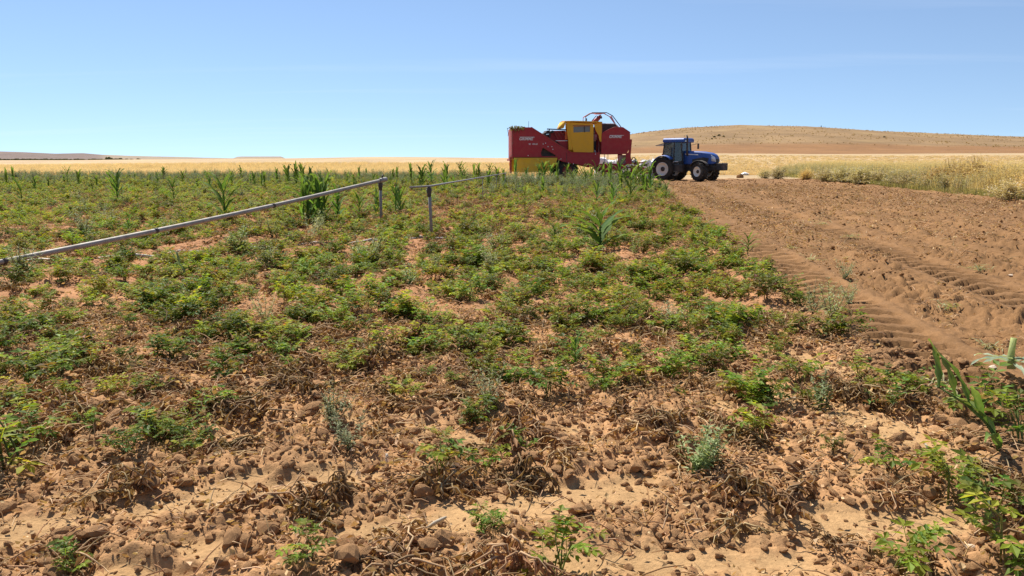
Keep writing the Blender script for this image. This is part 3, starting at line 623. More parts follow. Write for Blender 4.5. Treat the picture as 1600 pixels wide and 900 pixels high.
skin_body('trousers', M['jeans'], [((0, 0, .88), .145, .115), ((.09, 0, .79), .105), ((.10, -.02, .45), .08), ((.10, .01, .14), .065), ((-.09, 0, .79), .105), ((-.10, -.02, .45), .08), ((-.10, .01, .14), .065)], [(0, 1), (1, 2), (2, 3), (0, 4), (4, 5), (5, 6)], per)
for sx in (-1, 1): skin_body('boot', M['boot'], [((sx*.10, .01, .36), .085), ((sx*.10, .01, .07), .065), ((sx*.11, -.13, .045), .045)], [(0, 1), (1, 2)], per)
skin_body('hair', M['hair'], [((0, .0, 1.62), .085), ((0, .035, 1.55), .08), ((0, .045, 1.46), .05)], [(0, 1), (1, 2)], per)

# ------------------------------------------------------------------ white big bags behind the machines
bagspots = [(7.75, 70.6, 'far left'), (8.7, 71.0, ''), (9.6, 70.7, ''), (10.45, 71.4, ''), (11.7, 71.0, ''), (12.75, 71.2, ''), (13.6, 70.6, '')]
bl = ['white bulk bag seen under the bunker, leftmost of the bags', 'white bulk bag seen under the bunker, second from the left', 'white bulk bag under the bunker beside the red front post', 'white bulk bag seen behind the harvester drawbar', 'bright white bulk bag standing left of the tractor rear wheel', 'rumpled white bulk bag close behind the tractor fender', 'white bulk bag mostly hidden behind the tractor']
for i, (x, y, _) in enumerate(bagspots):
    rr = random.Random(i); m = MB(); secs = []
    hgt = 1.62+rr.uniform(-.12, .18)
    for k in range(9):
        f = k/8; w_ = .5*(1+.10*math.sin(f*3.0)-.16*max(0, f-.8)*5)
        s = []
        for j in range(20):
            a = 6.28318*j/20; ca, sa_ = math.cos(a), math.sin(a); q = (abs(ca)**4+abs(sa_)**4)**-.25
            dd = w_*q*(1+.05*math.sin(a*5+k*.9+i)+rr.uniform(-.025, .025)); s.append((dd*ca, dd*sa_, hgt*f+.05*math.sin(a*2+i)*f))
        secs.append(s)
    m.loft(secs)
    e = empty('bulk_bag', (x, y, hz(x, y)-.02), rr.uniform(-.4, .4), bl[i], 'bag', 'white bulk bags behind the harvester')
    m.build('sack', M['white'], e)
    for sx in (-1, 1):
        for sy in (-1, 1):
            MB().tube([(sx*.36, sy*.36, hgt-.1), (sx*.33, sy*.3, hgt+.12), (sx*.24, sy*.33, hgt+.1), (sx*.26, sy*.38, hgt-.12)], .022, 5).build('lifting_loop', M['white'], e)

# ------------------------------------------------------------------ irrigation pipes
def post(px, py, h, label, lean=(0, 0), r=.036):
    x, y = gp(px, py); z = hz(x, y)
    e = empty('riser_post', (x, y, z), 0, label, 'post', 'riser posts of the irrigation line')
    MB().tube([(0, 0, -.1), (lean[0]*.5, lean[1]*.5, h*.5), (lean[0], lean[1], h)], r, 10).build('tube', M['galv'], e)
    MB().lathe([(0, h+.05), (r*1.2, h+.05), (r*1.5, h+.02), (r*1.5, h-.06), (r*1.2, h-.1), (r*1.2, h-.16), (r*.9, h-.16)], 12, 'Z', (lean[0], lean[1], 0)).build('collar', M['black'], e)
    MB().tube([(lean[0]-.06, lean[1], h-.02), (lean[0]+.07, lean[1], h-.02)], .014, 6).build('clamp_pin', M['steel'], e)
    return x+lean[0], y+lean[1], z+h
p1 = post(596, 354, 1.0, 'grey riser post holding up the raised end of the big pipe')
p2 = post(675, 374, 1.03, 'leaning grey riser post carrying the thin pipe, right of the big pipe', (-.045, .02), .033)
xl, yl = gp(-60, 431); zl = hz(xl, yl)+.07
a = Vector((xl, yl, zl)); b = Vector((p1[0]+.05, p1[1], p1[2]+.09)); b = b+(b-a).normalized()*.03
bp_ = empty('irrigation_pipe', (xl, yl, hz(xl, yl)), 0, 'thick grey aluminium pipe propped up slanting on a riser post', 'pipe')
d = b-a; oo = Vector((xl, yl, hz(xl, yl)))
MB().tube([a-oo+d*(k/12)+Vector((0, 0, -.05*math.sin(k/12*3.14))) for k in range(13)], .043, 14).build('tube', M['alu'], bp_)
MB().tube([a-oo+d*.985, a-oo+d*1.012], .056, 14).build('coupling', M['steel'], bp_)
for t in (.06, .33, .62): MB().tube([a-oo+d*t+Vector((0, 0, -.05*math.sin(t*3.14))), a-oo+d*(t+.006)+Vector((0, 0, -.05*math.sin(t*3.14)))], .050, 14).build('clamp_ring', M['black'], bp_)
MB().tube([a-oo+d*.995+Vector((0, 0, .05)), a-oo+d*.998+Vector((.02, 0, .13))], .02, 8).build('sprinkler_stub', M['black'], bp_)
# thin pipe resting on the second post
c0 = Vector((p2[0]-.32, p2[1]-.6, p2[2]+.062)); x3, y3 = -.35, 47.0
c1 = Vector((x3, y3, .86))
tp = empty('irrigation_pipe', (p2[0], p2[1], p2[2]-1.0), 0, 'thin grey pipe running from the leaning post away to the harvester', 'pipe'); oo = Vector(tp.location)
base2 = Vector((p2[0], p2[1], p2[2]+.062)); d2 = c1-base2
MB().tube([c0-oo]+[base2-oo+d2*(k/14) for k in range(15)], .02, 10).build('tube', M['galv'], tp)
for t in (.45, .72, .985):
    q = base2+d2*t; g = hz(q.x, q.y)
    e = empty('pipe_stake', (q.x, q.y, g), 0, {.45: 'nearest stake under the thin pipe, hidden among corn', .72: 'middle stake under the thin pipe in the weeds', .985: 'farthest stake under the thin pipe end beside the harvester'}[t], 'stake', 'stakes under the thin pipe')
    MB().tube([(0, 0, -.1), (0, 0, q.z-g-.035)], .013, 8).build('shaft', M['galv'], e)
    MB().box((0, 0, q.z-g-.045), (.12, .05, .03)).build('saddle', M['galv'], e)
# lateral pipe lying on the soil, half hidden by leaves
lp = []
for px, py in ((-20, 416), (200, 403), (427, 389), (555, 381), (627, 377), (672, 374), (790, 368)):
    x, y = gp(px, py); lp.append(Vector((x, y, hz(x, y)+.05)))
lo = empty('ground_pipe', lp[0], 0, 'pale pipe lying on the ground half hidden under potato leaves', 'pipe')
pts = []
for i in range(len(lp)-1):
    for k in range(6):
        q = lp[i].lerp(lp[i+1], k/6); q.z = hz(q.x, q.y)+.008; pts.append(q-lp[0])
pts.append(lp[-1]-lp[0]); MB().tube(pts, .035, 10).build('tube', M['alu'], lo)

# ------------------------------------------------------------------ plants: shapes
def lerp3(a, b, t): return tuple(a[i]+(b[i]-a[i])*t for i in range(3))
def leaflet(m, p, d, n, ln, wd, c, droop=.15, fold=.12):
    d = d.normalized(); s = d.cross(n)
    s = s.normalized() if s.length > 1e-3 else d.orthogonal().normalized(); n = s.cross(d)
    q = p+d*ln*.5-n*ln*droop*.25; t = p+d*ln-n*ln*droop
    i = m.vert(p, c); l = m.vert(q+s*wd*.5+n*wd*fold, c); k = m.vert(q-n*wd*fold, lerp3(c, (.3, .3, .12), .08)); r = m.vert(q-s*wd*.5+n*wd*fold, c); e = m.vert(t, c)
    m.face((i, k, l)); m.face((i, r, k)); m.face((k, e, l)); m.face((r, e, k))
G1, G2, G3, BR = (.14, .225, .018), (.34, .36, .03), (.07, .14, .018), (.29, .14, .045)
def green(r, yel=.3, brown=.06):
    if r.random() < brown: return lerp3(BR, (.26, .17, .05), r.random())
    c = lerp3(G3, G1, r.random()); return lerp3(c, G2, r.random()*yel*2 if r.random() < .7 else 0)
def compound(m, r, p, d, ln, c, big=1.):
    """pinnate potato leaf"""
    d = d.normalized(); s = d.cross(Vector((0, 0, 1))); s = s.normalized() if s.length > .01 else Vector((1, 0, 0))
    q = p; dd = d.copy()
    for k in range(3):
        q2 = q+dd*ln*.3
        m_s = ln*.012; i = [m.vert(q+s*m_s, c), m.vert(q-s*m_s, c), m.vert(q2-s*m_s, c), m.vert(q2+s*m_s, c)]; m.face(i)
        sz = ln*(.34+.06*k)*big*r.uniform(.8, 1.2)
        for sg in (-1, 1):
            nn = Vector((r.uniform(-.4, .4), r.uniform(-.4, .4), 1)).normalized()
            leaflet(m, q2, s*sg+dd*.45+Vector((0, 0, r.uniform(-.25, .2))), nn, sz, sz*.55, lerp3(c, green(r), .25), r.uniform(0, .4))
        q = q2; dd = (dd+Vector((0, 0, -.16))).normalized()
    leaflet(m, q, dd, Vector((r.uniform(-.3, .3), r.uniform(-.3, .3), 1)), ln*.45*big, ln*.27*big, c, .25)
def potato(seed, stems=7, h=.26, spread=.28, lpf=6, yel=.3, brown=.06, leafl=.13, parts=False):
    r = random.Random(seed); stem = MB(); leaves = MB(); lparts = []
    for s in range(stems):
        a = r.uniform(0, 6.283); out = spread*r.uniform(.35, 1.0); hh = h*r.uniform(.4, 1.2)
        p0 = Vector((r.uniform(-.04, .04), r.uniform(-.04, .04), -.02)); p1 = Vector((math.cos(a)*out*.45, math.sin(a)*out*.45, hh*.75)); p2 = Vector((math.cos(a)*out, math.sin(a)*out, hh*r.uniform(.75, 1.05)))
        pt = [p0, p0.lerp(p1, .5)+Vector((0, 0, hh*.1)), p1, p2]
        stem.tube(pt, [.005, .005, .004, .002], 4, lerp3((.17, .21, .05), (.28, .25, .09), r.random()), False)
        for k in range(lpf):
            t = .3+.7*(k+.5)/lpf*1.0
            q = pt[1].lerp(pt[2], (t-.3)/.4) if t < .7 else pt[2].lerp(pt[3], (t-.7)/.3)
            g = a+r.uniform(-1.6, 1.6); dv_ = Vector((math.cos(g), math.sin(g), r.uniform(.0, 1.5)))
            mm = MB() if parts else leaves
            compound(mm, r, q, dv_, leafl*r.uniform(.75, 1.25), green(r, yel, brown))
            if parts: lparts.append(mm)
    return (stem, lparts) if parts else (stem, leaves)
def joinmb(a, b):
    i = len(a.v); a.v += b.v; a.c += b.c; a.f += [tuple(k+i for k in f) for f in b.f]; a.sm += b.sm; return a
def deadplant(seed, stems=6, h=.2, spread=.22):
    r = random.Random(seed); m = MB()
    for s in range(stems):
        a = r.uniform(0, 6.283); out = spread*r.uniform(.3, 1.1); hh = h*r.uniform(.35, 1.0)
        c = lerp3((.22, .13, .06), (.5, .37, .2), r.random()**1.1)
        p0 = Vector((r.uniform(-.03, .03), r.uniform(-.03, .03), -.02)); p1 = Vector((math.cos(a)*out*.4, math.sin(a)*out*.4, hh)); p2 = Vector((math.cos(a+.3)*out*.85, math.sin(a+.3)*out*.85, hh*.5)); p3 = Vector((math.cos(a+.4)*out*1.2, math.sin(a+.4)*out*1.2, .015))
        pt = []
        for j in range(8):
            t = j/7; u = 1-t; pt.append(p0*u**3+p1*3*u*u*t+p2*3*u*t*t+p3*t**3+Vector((r.gauss(0, .008), r.gauss(0, .008), r.gauss(0, .006)))*min(1, j))
        m.tube(pt, [.0045, .0045, .004, .004, .0035, .003, .0025, .0015], 4, c, False)
        for k in range(15):
            f = r.uniform(1., 6.99); i = int(f); q = pt[i].lerp(pt[i+1], f-i)
            g = r.uniform(0, 6.283); cc = lerp3((.16, .08, .035), (.46, .29, .14), r.random()**1.5)
            ln = r.uniform(.02, .06)
            d0 = Vector((math.cos(g)*.8, math.sin(g)*.8, -r.uniform(.2, 1.2)))
            leaflet(m, q, d0, Vector((r.uniform(-1, 1), r.uniform(-1, 1), .6)), ln, ln*r.uniform(.25, .5), cc, r.uniform(-.5, .9), r.uniform(.1, .5))
    return m
def litter(seed, n=20, rad=.11):
    r = random.Random(seed); m = MB()
    for k in range(n):
        p = Vector((r.gauss(0, rad), r.gauss(0, rad), r.uniform(.0, .014))); g = r.uniform(0, 6.283)
        c = lerp3((.29, .16, .07), (.62, .45, .26), r.random()**1.4)
        if r.random() < .3:
            ln = r.uniform(.05, .16); e = p+Vector((math.cos(g)*ln, math.sin(g)*ln, r.uniform(-.01, .04))); m.tube([p, p.lerp(e, .5)+Vector((0, 0, .01)), e], [.003, .003, .0015], 3, c, False)
        else:
            ln = r.uniform(.014, .046); leaflet(m, p, Vector((math.cos(g), math.sin(g), r.uniform(-.1, .5))), Vector((r.uniform(-.8, .8), r.uniform(-.8, .8), 1)), ln, ln*r.uniform(.35, .75), c, r.uniform(-.3, .6), r.uniform(.05, .4))
    return m
def cornleaf(m, r, p, az, ln, wd, rise, c, c2, droop=1., twist=0):
    n = 8; pos = p.copy(); el = rise; pts = []
    for k in range(n+1):
        f = k/n; pts.append((pos.copy(), az+twist*f, el, f))
        pos = pos+Vector((math.cos(az+twist*f)*math.cos(el), math.sin(az+twist*f)*math.cos(el), math.sin(el)))*(ln/n); el -= droop*(.06+.42*f*f)*1.35
    i0 = len(m.v)
    for q, z, e, f in pts:
        wv = wd*(.45+1.4*f if f < .3 else (1-(f-.3)/.7)**.75*.87+.03)*.5
        s = Vector((-math.sin(z), math.cos(z), 0)); nn = Vector((-math.cos(z)*math.sin(e), -math.sin(z)*math.sin(e), math.cos(e)))
        cc = lerp3(c, c2, max(0, f-.35)*1.2*r.uniform(.6, 1)); cc = tuple(min(1, v) for v in cc)
        wob = math.sin(f*17+az*3)*.12*wd
        m.vert(q+s*wv+nn*(wv*.45+wob), cc); m.vert(q, lerp3(c, (.3, .34, .16), .3)); m.vert(q-s*wv+nn*(wv*.45-wob), cc)
    for k in range(n):
        a = i0+k*3
        m.face((a, a+1, a+4, a+3), True); m.face((a+1, a+2, a+5, a+4), True)
def corn(seed, h=1.0, leaves=8, lean=0., lean_az=0., pale=0., wide=.065, tass=False):
    """returns stalk and list of leaf builders, height about h"""
    r = random.Random(seed); st = MB(); out = []
    g1 = lerp3((.055, .145, .022), (.16, .22, .12), pale); g2 = lerp3((.15, .27, .035), (.3, .33, .2), pale)
    hs = h*.62; pts = []
    for k in range(5):
        f = k/4; pts.append(Vector((math.cos(lean_az)*lean*f*f*h, math.sin(lean_az)*lean*f*f*h, -.03+(hs+.03)*f)))
    st.tube(pts, [.016*h+.004, .014*h+.004, .012*h+.003, .009*h+.002, .004], 6, lerp3((.12, .18, .05), (.3, .3, .18), pale*.7), True)
    az0 = r.uniform(0, 3.14)
    for k in range(leaves):
        f = .12+.88*k/(leaves-1); i = min(3, int(f*4)); q = pts[i].lerp(pts[i+1], f*4-i)
        az = az0+3.1416*(k % 2)+r.uniform(-.45, .45)
        ln = h*(.46+.22*math.sin(f*3.0))*r.uniform(.8, 1.15); rise = R(48+28*f+r.uniform(-10, 8)); m = MB()
        if lean: az = lean_az+r.uniform(-.9, .9)
        cornleaf(m, r, q, az, ln, wide*(.55+.6*h)*r.uniform(.8, 1.2), rise, lerp3(g1, g2, r.random()*.35), g2 if r.random() < .8 else (.33, .33, .12), r.uniform(.35, 1.15)*(1.15-.5*f), r.uniform(-.4, .4)); out.append(m)
    if tass:
        t = MB()
        for k in range(5):
            g = r.uniform(0, 6.28); e = pts[-1]+Vector((math.cos(g)*.06*h, math.sin(g)*.06*h, h*.38*r.uniform(.8, 1.05))); t.tube([pts[-1], pts[-1].lerp(e, .5)+Vector((0, 0, .03)), e], [.006, .006, .004], 4, (.16, .12, .05), False)
        out.append(t)
    return st, out
def weedplant(seed, h=.4, stems=8, spread=.22, col=((.13, .17, .09), (.24, .28, .17)), n=26, lw=.2, ll=.055):
    r = random.Random(seed); m = MB()
    for s in range(stems):
        a = r.uniform(0, 6.283); o = spread*r.uniform(.15, 1); hh = h*r.uniform(.6, 1.05)
        p0 = Vector((0, 0, -.02)); p1 = Vector((math.cos(a)*o*.6, math.sin(a)*o*.6, hh*.5)); p2 = Vector((math.cos(a)*o, math.sin(a)*o, hh))
        m.tube([p0, p1, p2], [.004, .003, .0015], 4, lerp3(col[0], (.14, .11, .06), .3), False)
        for k in range(n):
            f = r.uniform(.1, 1.0); q = Vector((r.gauss(0, .018), r.gauss(0, .018), r.gauss(0, .012)))+p0.lerp(p1, f*2) if f < .5 else p1.lerp(p2, f*2-1)
            g = r.uniform(0, 6.283); ln = ll*r.uniform(.6, 1.4)*(1.2-.6*f)*(h/.4)**.5
            leaflet(m, q, Vector((math.cos(g), math.sin(g), r.uniform(-.1, 1.0))), Vector((0, 0, 1)), ln, ln*lw, lerp3(col[0], col[1], r.random()), r.uniform(0, .4))
    return m
def tuft(seed, n=14, h=.4, rad=.1, lean=.35, col=((.42, .3, .12), (.62, .47, .22)), wd=.008, heads=False):
    r = random.Random(seed); m = MB()
    for k in range(n):
        a = r.uniform(0, 6.283); p = Vector((r.gauss(0, rad), r.gauss(0, rad), -.03)); hh = h*r.uniform(.55, 1.1); l = lean*r.uniform(.1, 1)*hh
        c = lerp3(col[0], col[1], r.random()); e = p+Vector((math.cos(a)*l, math.sin(a)*l, hh)); mid = p.lerp(e, .55)+Vector((0, 0, hh*.08)); s = Vector((-math.sin(a+1), math.cos(a+1), 0))*wd
        i = [m.vert(p-s, c), m.vert(p+s, c), m.vert(mid+s*.8, c), m.vert(mid-s*.8, c), m.vert(e, c)]
        m.face((i[0], i[1], i[2], i[3])); m.face((i[3], i[2], i[4]))
        if heads: leaflet(m, e, Vector((math.cos(a), math.sin(a), .4)), Vector((0, 0, 1)), .09, .03, c, .4)
    return m
def drybush(seed, h=1.0, rad=.5, n=300, col=((.30, .19, .08), (.56, .42, .2)), leaf=.4):
    r = random.Random(seed); m = MB()
    for k in range(n):
        a = r.uniform(0, 6.283); el = r.uniform(.25, 1.45); ln = r.uniform(.55, 1.05)
        d = Vector((math.cos(a)*math.cos(el)*rad, math.sin(a)*math.cos(el)*rad, math.sin(el)*h))*ln
        c = lerp3(col[0], col[1], r.random()); p0 = Vector((r.gauss(0, rad*.12), r.gauss(0, rad*.12), -.03)); mid = p0+d*.5+Vector((r.uniform(-.06, .06), r.uniform(-.06, .06), .05*h)); e = p0+d
        s = Vector((-math.sin(a), math.cos(a), 0))*.006; i = [m.vert(p0-s, c), m.vert(p0+s, c), m.vert(mid+s, c), m.vert(mid-s, c), m.vert(e+s*.5, c), m.vert(e-s*.5, c)]
        m.face((i[0], i[1], i[2], i[3])); m.face((i[3], i[2], i[4], i[5]))
        for j in range(5):
            q = mid.lerp(e, r.random()); g = r.uniform(0, 6.283); leaflet(m, q, Vector((math.cos(g), math.sin(g), r.uniform(-.2, .8))), Vector((0, 0, 1)), r.uniform(.04, .11)*leaf*2.2, .03*leaf*2, lerp3(c, col[1], .4), .2)
    return m
def clod(seed, sub=1):
    bm = bmesh.new(); bmesh.ops.create_icosphere(bm, subdivisions=sub+1, radius=1)
    r = random.Random(seed); ax = [Vector((r.gauss(0, 1), r.gauss(0, 1), r.gauss(0, 1))).normalized() for _ in range(11)]; of = [r.uniform(.45, .9) for _ in ax]
    for v in bm.verts:
        k = 1.0
        for a_, o_ in zip(ax, of):
            t = v.co.normalized().dot(a_)
            if t > .3: k = min(k, o_/t)
        v.co = v.co.normalized()*k*(1+r.uniform(-.05, .05)); v.co.z *= .75
    me = bpy.data.meshes.new('soil_clod'); bm.to_mesh(me); bm.free()
    for p in me.polygons: p.use_smooth = False
    return me

# ------------------------------------------------------------------ corn plants
CV = {}
def cornvar(k, near):
    if (k, near) not in CV:
        st, lv = corn(100+k, 1.0, 8+k % 4, tass=(k % 5 == 4), wide=(.085 if near else .12)+.012*(k % 3)) if k < 8 else corn(131, 1.0, 11, wide=.095)
        if near: CV[(k, near)] = (st.mesh('stalk', M['corn']), [q.mesh('leaf', M['corn']) for q in lv])
        else:
            for q in lv: joinmb(st, q)
            CV[(k, near)] = st.mesh('corn_plant', M['corn'])
    return CV[(k, near)]
def place_corn(x, y, h, k, label, group, rz=None, wx=1.):
    rz = random.uniform(0, 6.28) if rz is None else rz; near = y < 34; z = hz(x, y)
    if near:
        st, lv = cornvar(k, True); wx *= 1.12; h *= 1.12; e = empty('corn_plant', (x, y, z), rz, label, 'corn plant', group); e.scale = (h*wx, h*wx, h)
        link('stalk', st, e)
        for q in lv: link('leaf', q, e)
    else:
        e = link('corn_plant', cornvar(k, False), None, (x, y, z), (0, 0, rz), (h*wx, h*wx, h)); tag(e, label, 'corn plant', group)
    return e
GC = 'volunteer corn plants in the potato field'
named = [
 (937, 394, .8, 8, 'broad dark green corn plant standing alone, nearest in the field middle', 1.75),
 (866, 381, .40, 5, 'small bright corn seedling left of the broad lone corn plant', 1.2),
 (184, 318, 1.25, 1, 'tall corn plant on the far left, well above the pipe', .8),
 (272, 318, .92, 2, 'dark corn plant with pale leaf tip, right of the tall far left one', .7),
 (352, 350, 1.22, 3, 'corn plant standing just behind the slanting pipe', .85),
 (202, 368, .34, 5, 'tiny corn seedling just above the slanting pipe on the left', 1.1),
 (35, 322, .95, 6, 'greyish corn plant close to the left picture edge', .9),
 (474, 350, 1.1, 1, 'leftmost stalk of the dense corn clump behind the pipe', .7), (482, 352, 1.2, 3, 'second stalk of the dense corn clump behind the pipe', .7), (491, 351, 1.24, 0, 'tallest stalk in the dense corn clump behind the pipe', .7),
 (499, 352, 1.15, 2, 'fourth stalk of the dense corn clump behind the pipe', .7), (508, 351, 1.1, 7, 'rightmost stalk of the dense corn clump behind the pipe', .7), (487, 347, 1.12, 6, 'stalk at the back of the dense corn clump', .7), (480, 346, 1.15, 5, 'short leafy stalk behind the left side of the corn clump', .8), (502, 346, 1.2, 3, 'leafy stalk behind the right side of the corn clump', .8),
 (528, 346, .85, 7, 'corn plant just right of the dense corn clump', .9), (562, 346, .8, 2, 'corn plant midway between the corn clump and the riser post', .8), (590, 340, .72, 5, 'corn plant directly behind the big riser post', .8),
 (618, 337, .88, 3, 'left one of the twin corn plants between the two riser posts', .7), (626, 338, .85, 1, 'right one of the twin corn plants between the two riser posts', .7),
 (695, 305, .9, 6, 'spreading corn plant overlapping the thin pipe', 1.0), (787, 293, 1.0, 2, 'upright dark corn plant at the far end of the thin pipe', .55),
 (820, 333, .75, 4, 'thin corn plant below the left end of the harvester', .6), (848, 308, .9, 7, 'corn plant in front of the harvester dark wheel', .8), (894, 292, 1.1, 1, 'corn plant in front of the harvester frame', .7),
 (932, 322, .8, 6, 'corn plant right behind the broad lone corn plant', .9), (957, 326, .85, 2, 'corn plant with one pale leaf under the bunker', .7), (985, 316, 1.35, 3, 'tall corn plant under the harvester front post', .75),
 (1008, 306, 1.0, 1, 'corn plant left of the tractor rear wheel', .9), (1040, 314, .72, 7, 'last corn plant on the field edge below the tractor wheel', .75), (1016, 302, .85, 0, 'corn plant crowding in front of the tractor drawbar', .8),
 (970, 303, 1.2, 2, 'corn plant below the harvester bunker, left of the tall one', .8), (1168, 402, .36, 5, 'small yellowish corn seedling near the crop edge', 1.0), (145, 308, .75, 4, 'thin corn plant between the greyish one and the tall far left one', .6),
 (898, 580, .22, 7, 'short bladed corn seedling in the foreground potato plants', 1.1),
]
for px, py, h, k, lab, wx in named:
    x, y = gp(px, py); place_corn(x, y, h, k, lab, GC, None, wx)
far_l = 'distant corn plant in weeds along the far edge'
rr = random.Random(5)
farx = [7, 60, 62, 108, 112, 206, 265, 300, 316, 342, 367, 380, 388, 398, 402, 416, 425, 448, 455, 458, 466, 520, 528, 552, 556, 563, 572, 590, 594, 606, 622, 633, 640, 648, 655, 668, 690, 697, 702, 712, 717, 720, 738, 742, 755, 768, 773, 779]+[20, 85, 130, 160, 228, 246, 284, 330, 356, 408, 436, 476, 492, 506, 540, 582, 612, 662, 678, 728, 748, 760]
for px in farx:
    py = rr.uniform(278, 296) if px > 350 else rr.uniform(280, 303); px += rr.uniform(-9, 9)
    x, y = gp(px, py); y = min(y, 70); place_corn(x, y, rr.uniform(.6, 1.5)*(1 if px > 380 else .85), rr.randrange(8), far_l+', '+where(x, y)[1], 'corn plants along the far field edge', None, .75)
har_l = 'corn plant in the leafy row right in front of the harvester'
for px, py in ((805, 284), (822, 287), (842, 284), (849, 289), (860, 286), (870, 289), (886, 286), (908, 288), (914, 292), (923, 290), (930, 287), (941, 289), (952, 290), (976, 296), (990, 294), (998, 299), (1003, 303), (1014, 300), (966, 289)):
    x, y = gp(px, py); y = min(y, 56); x = (px-800)/FPX*y; place_corn(x, y, rr.uniform(1.1, 1.75), rr.randrange(8), har_l, 'corn plants in front of the harvester', None, .75)
# leaning corn and uprooted corn at the right
def corn_custom(x, y, h, label, lean, az, seed, pale, leaves, wide, z=0):
    st, lv = corn(seed, h, leaves, lean, az, pale, wide); e = empty('corn_plant', (x, y, hz(x, y)+z), 0, label, 'corn plant')
    st.build('stalk', M['corn'], e); [q.build('leaf', M['corn'], e) for q in lv]
x, y = gp(1562, 712); corn_custom(x, y, .58, 'tall corn plant leaning left in the right foreground', .62, R(172), 321, .1, 7, .068)
x, y = gp(292, 440); corn_custom(x, y, .42, 'wilted pale corn plant bent to the left, below the slanting pipe', .35, R(170), 322, .8, 5, .06)
x, y = gp(1578, 598); e = empty('uprooted_corn', (x, y, hz(x, y)), 0, 'uprooted pale wilted corn lying upside down on the ploughed soil', 'corn plant')
MB().tube([(0, 0, .1), (0, .02, .2), (.015, .03, .33)], [.03, .024, .021], 10, (.36, .42, .18)).build('stalk', M['corn'], e)
for k in range(9):
    m = MB(); rr2 = random.Random(k+40); cornleaf(m, rr2, Vector((0, 0, .14+.02*(k % 3))), k*.7+.2, .3+.12*rr2.random(), .05, R(rr2.uniform(-5, 25)), (.26, .33, .24), (.42, .46, .36), .55, rr2.uniform(-.8, .8)); m.build('leaf', M['corn'], e)

# ------------------------------------------------------------------ grey-green weeds
WV = [weedplant(200+k, .42, 9-k, .26, ((.19, .23, .1), (.38, .41, .23)), 46, .26, .055) .mesh('weed', M['weed']) for k in range(3)]
WV += [weedplant(210+k, .42, 7, .2, ((.15, .22, .07), (.34, .38, .19)), 30, .34, .075).mesh('weed', M['weed']) for k in range(2)]
weeds = [(1050, 515, .42, 0, 'silvery grey weed bush among the potatoes, right of the field middle'), (1300, 505, .5, 1, 'large grey weed bush on the crop edge beside the tyre track'), (1270, 490, .42, 2, 'smaller grey weed left of the large crop edge weed bush'),
 (520, 668, .34, 0, 'feathery grey weed on bare soil in the left foreground'), (548, 705, .30, 2, 'low blue-green weed right below the feathery foreground weed'), (762, 640, .36, 1, 'grey weed with thin stalk in the foreground middle'),
 (1085, 745, .34, 3, 'bushy silver leaved weed in the right foreground'), (1105, 730, .34, 4, 'dark leaved weed crowding the silver leaved one'), (415, 505, .34, 2, 'grey weed in the left half of the potato field'),
 (135, 330, .7, 0, 'pale grey weed bush left of the tall far left corn'), (160, 345, .6, 1, 'low grey weed mat below the tall far left corn'), (285, 335, .6, 2, 'grey weed bush between two corn plants above the pipe'), (395, 330, .6, 0, 'grey weed bush right of the corn behind the pipe'),
 (425, 372, .55, 1, 'grey weed bush just below the slanting pipe'), (1330, 470, .3, 2, 'young grey weed at the edge of the ploughed strip'), (1320, 440, .34, 1, 'thin grey weed standing in the tyre track'),
 (940, 445, .3, 4, 'dark green weed below the broad lone corn plant'), (1285, 640, .3, 3, 'leafy weed on sandy soil near the crop edge')]
for px, py, s, k, lab in weeds:
    x, y = gp(px, py); o = link('weed', WV[k], None, (x, y, hz(x, y)), (random.uniform(-.15, .15), random.uniform(-.15, .15), random.uniform(0, 6)), s/.5); tag(o, lab, 'weed', 'grey weeds in the field')

rw = random.Random(77); cnt = 0
while cnt < 44:
    y = rw.uniform(9, 36); x = rw.uniform(-.62*y, 1.6+.13*y)
    if rw.random() > .5+.5*float(fbm(np.array([x*.2]), np.array([y*.2]), 2, 181)[0])*2: continue
    s = rw.uniform(.28, .6); o = link('weed', WV[rw.randrange(5)], None, (x, y, hz(x, y)), (rw.uniform(-.15, .15), rw.uniform(-.15, .15), rw.uniform(0, 6)), s/.42); w_ = where(x, y, s, (.38, .5)); tag(o, w_[0]+'grey green weed rising among the potato plants, '+w_[1], 'weed', 'grey weeds among the potatoes'); cnt += 1

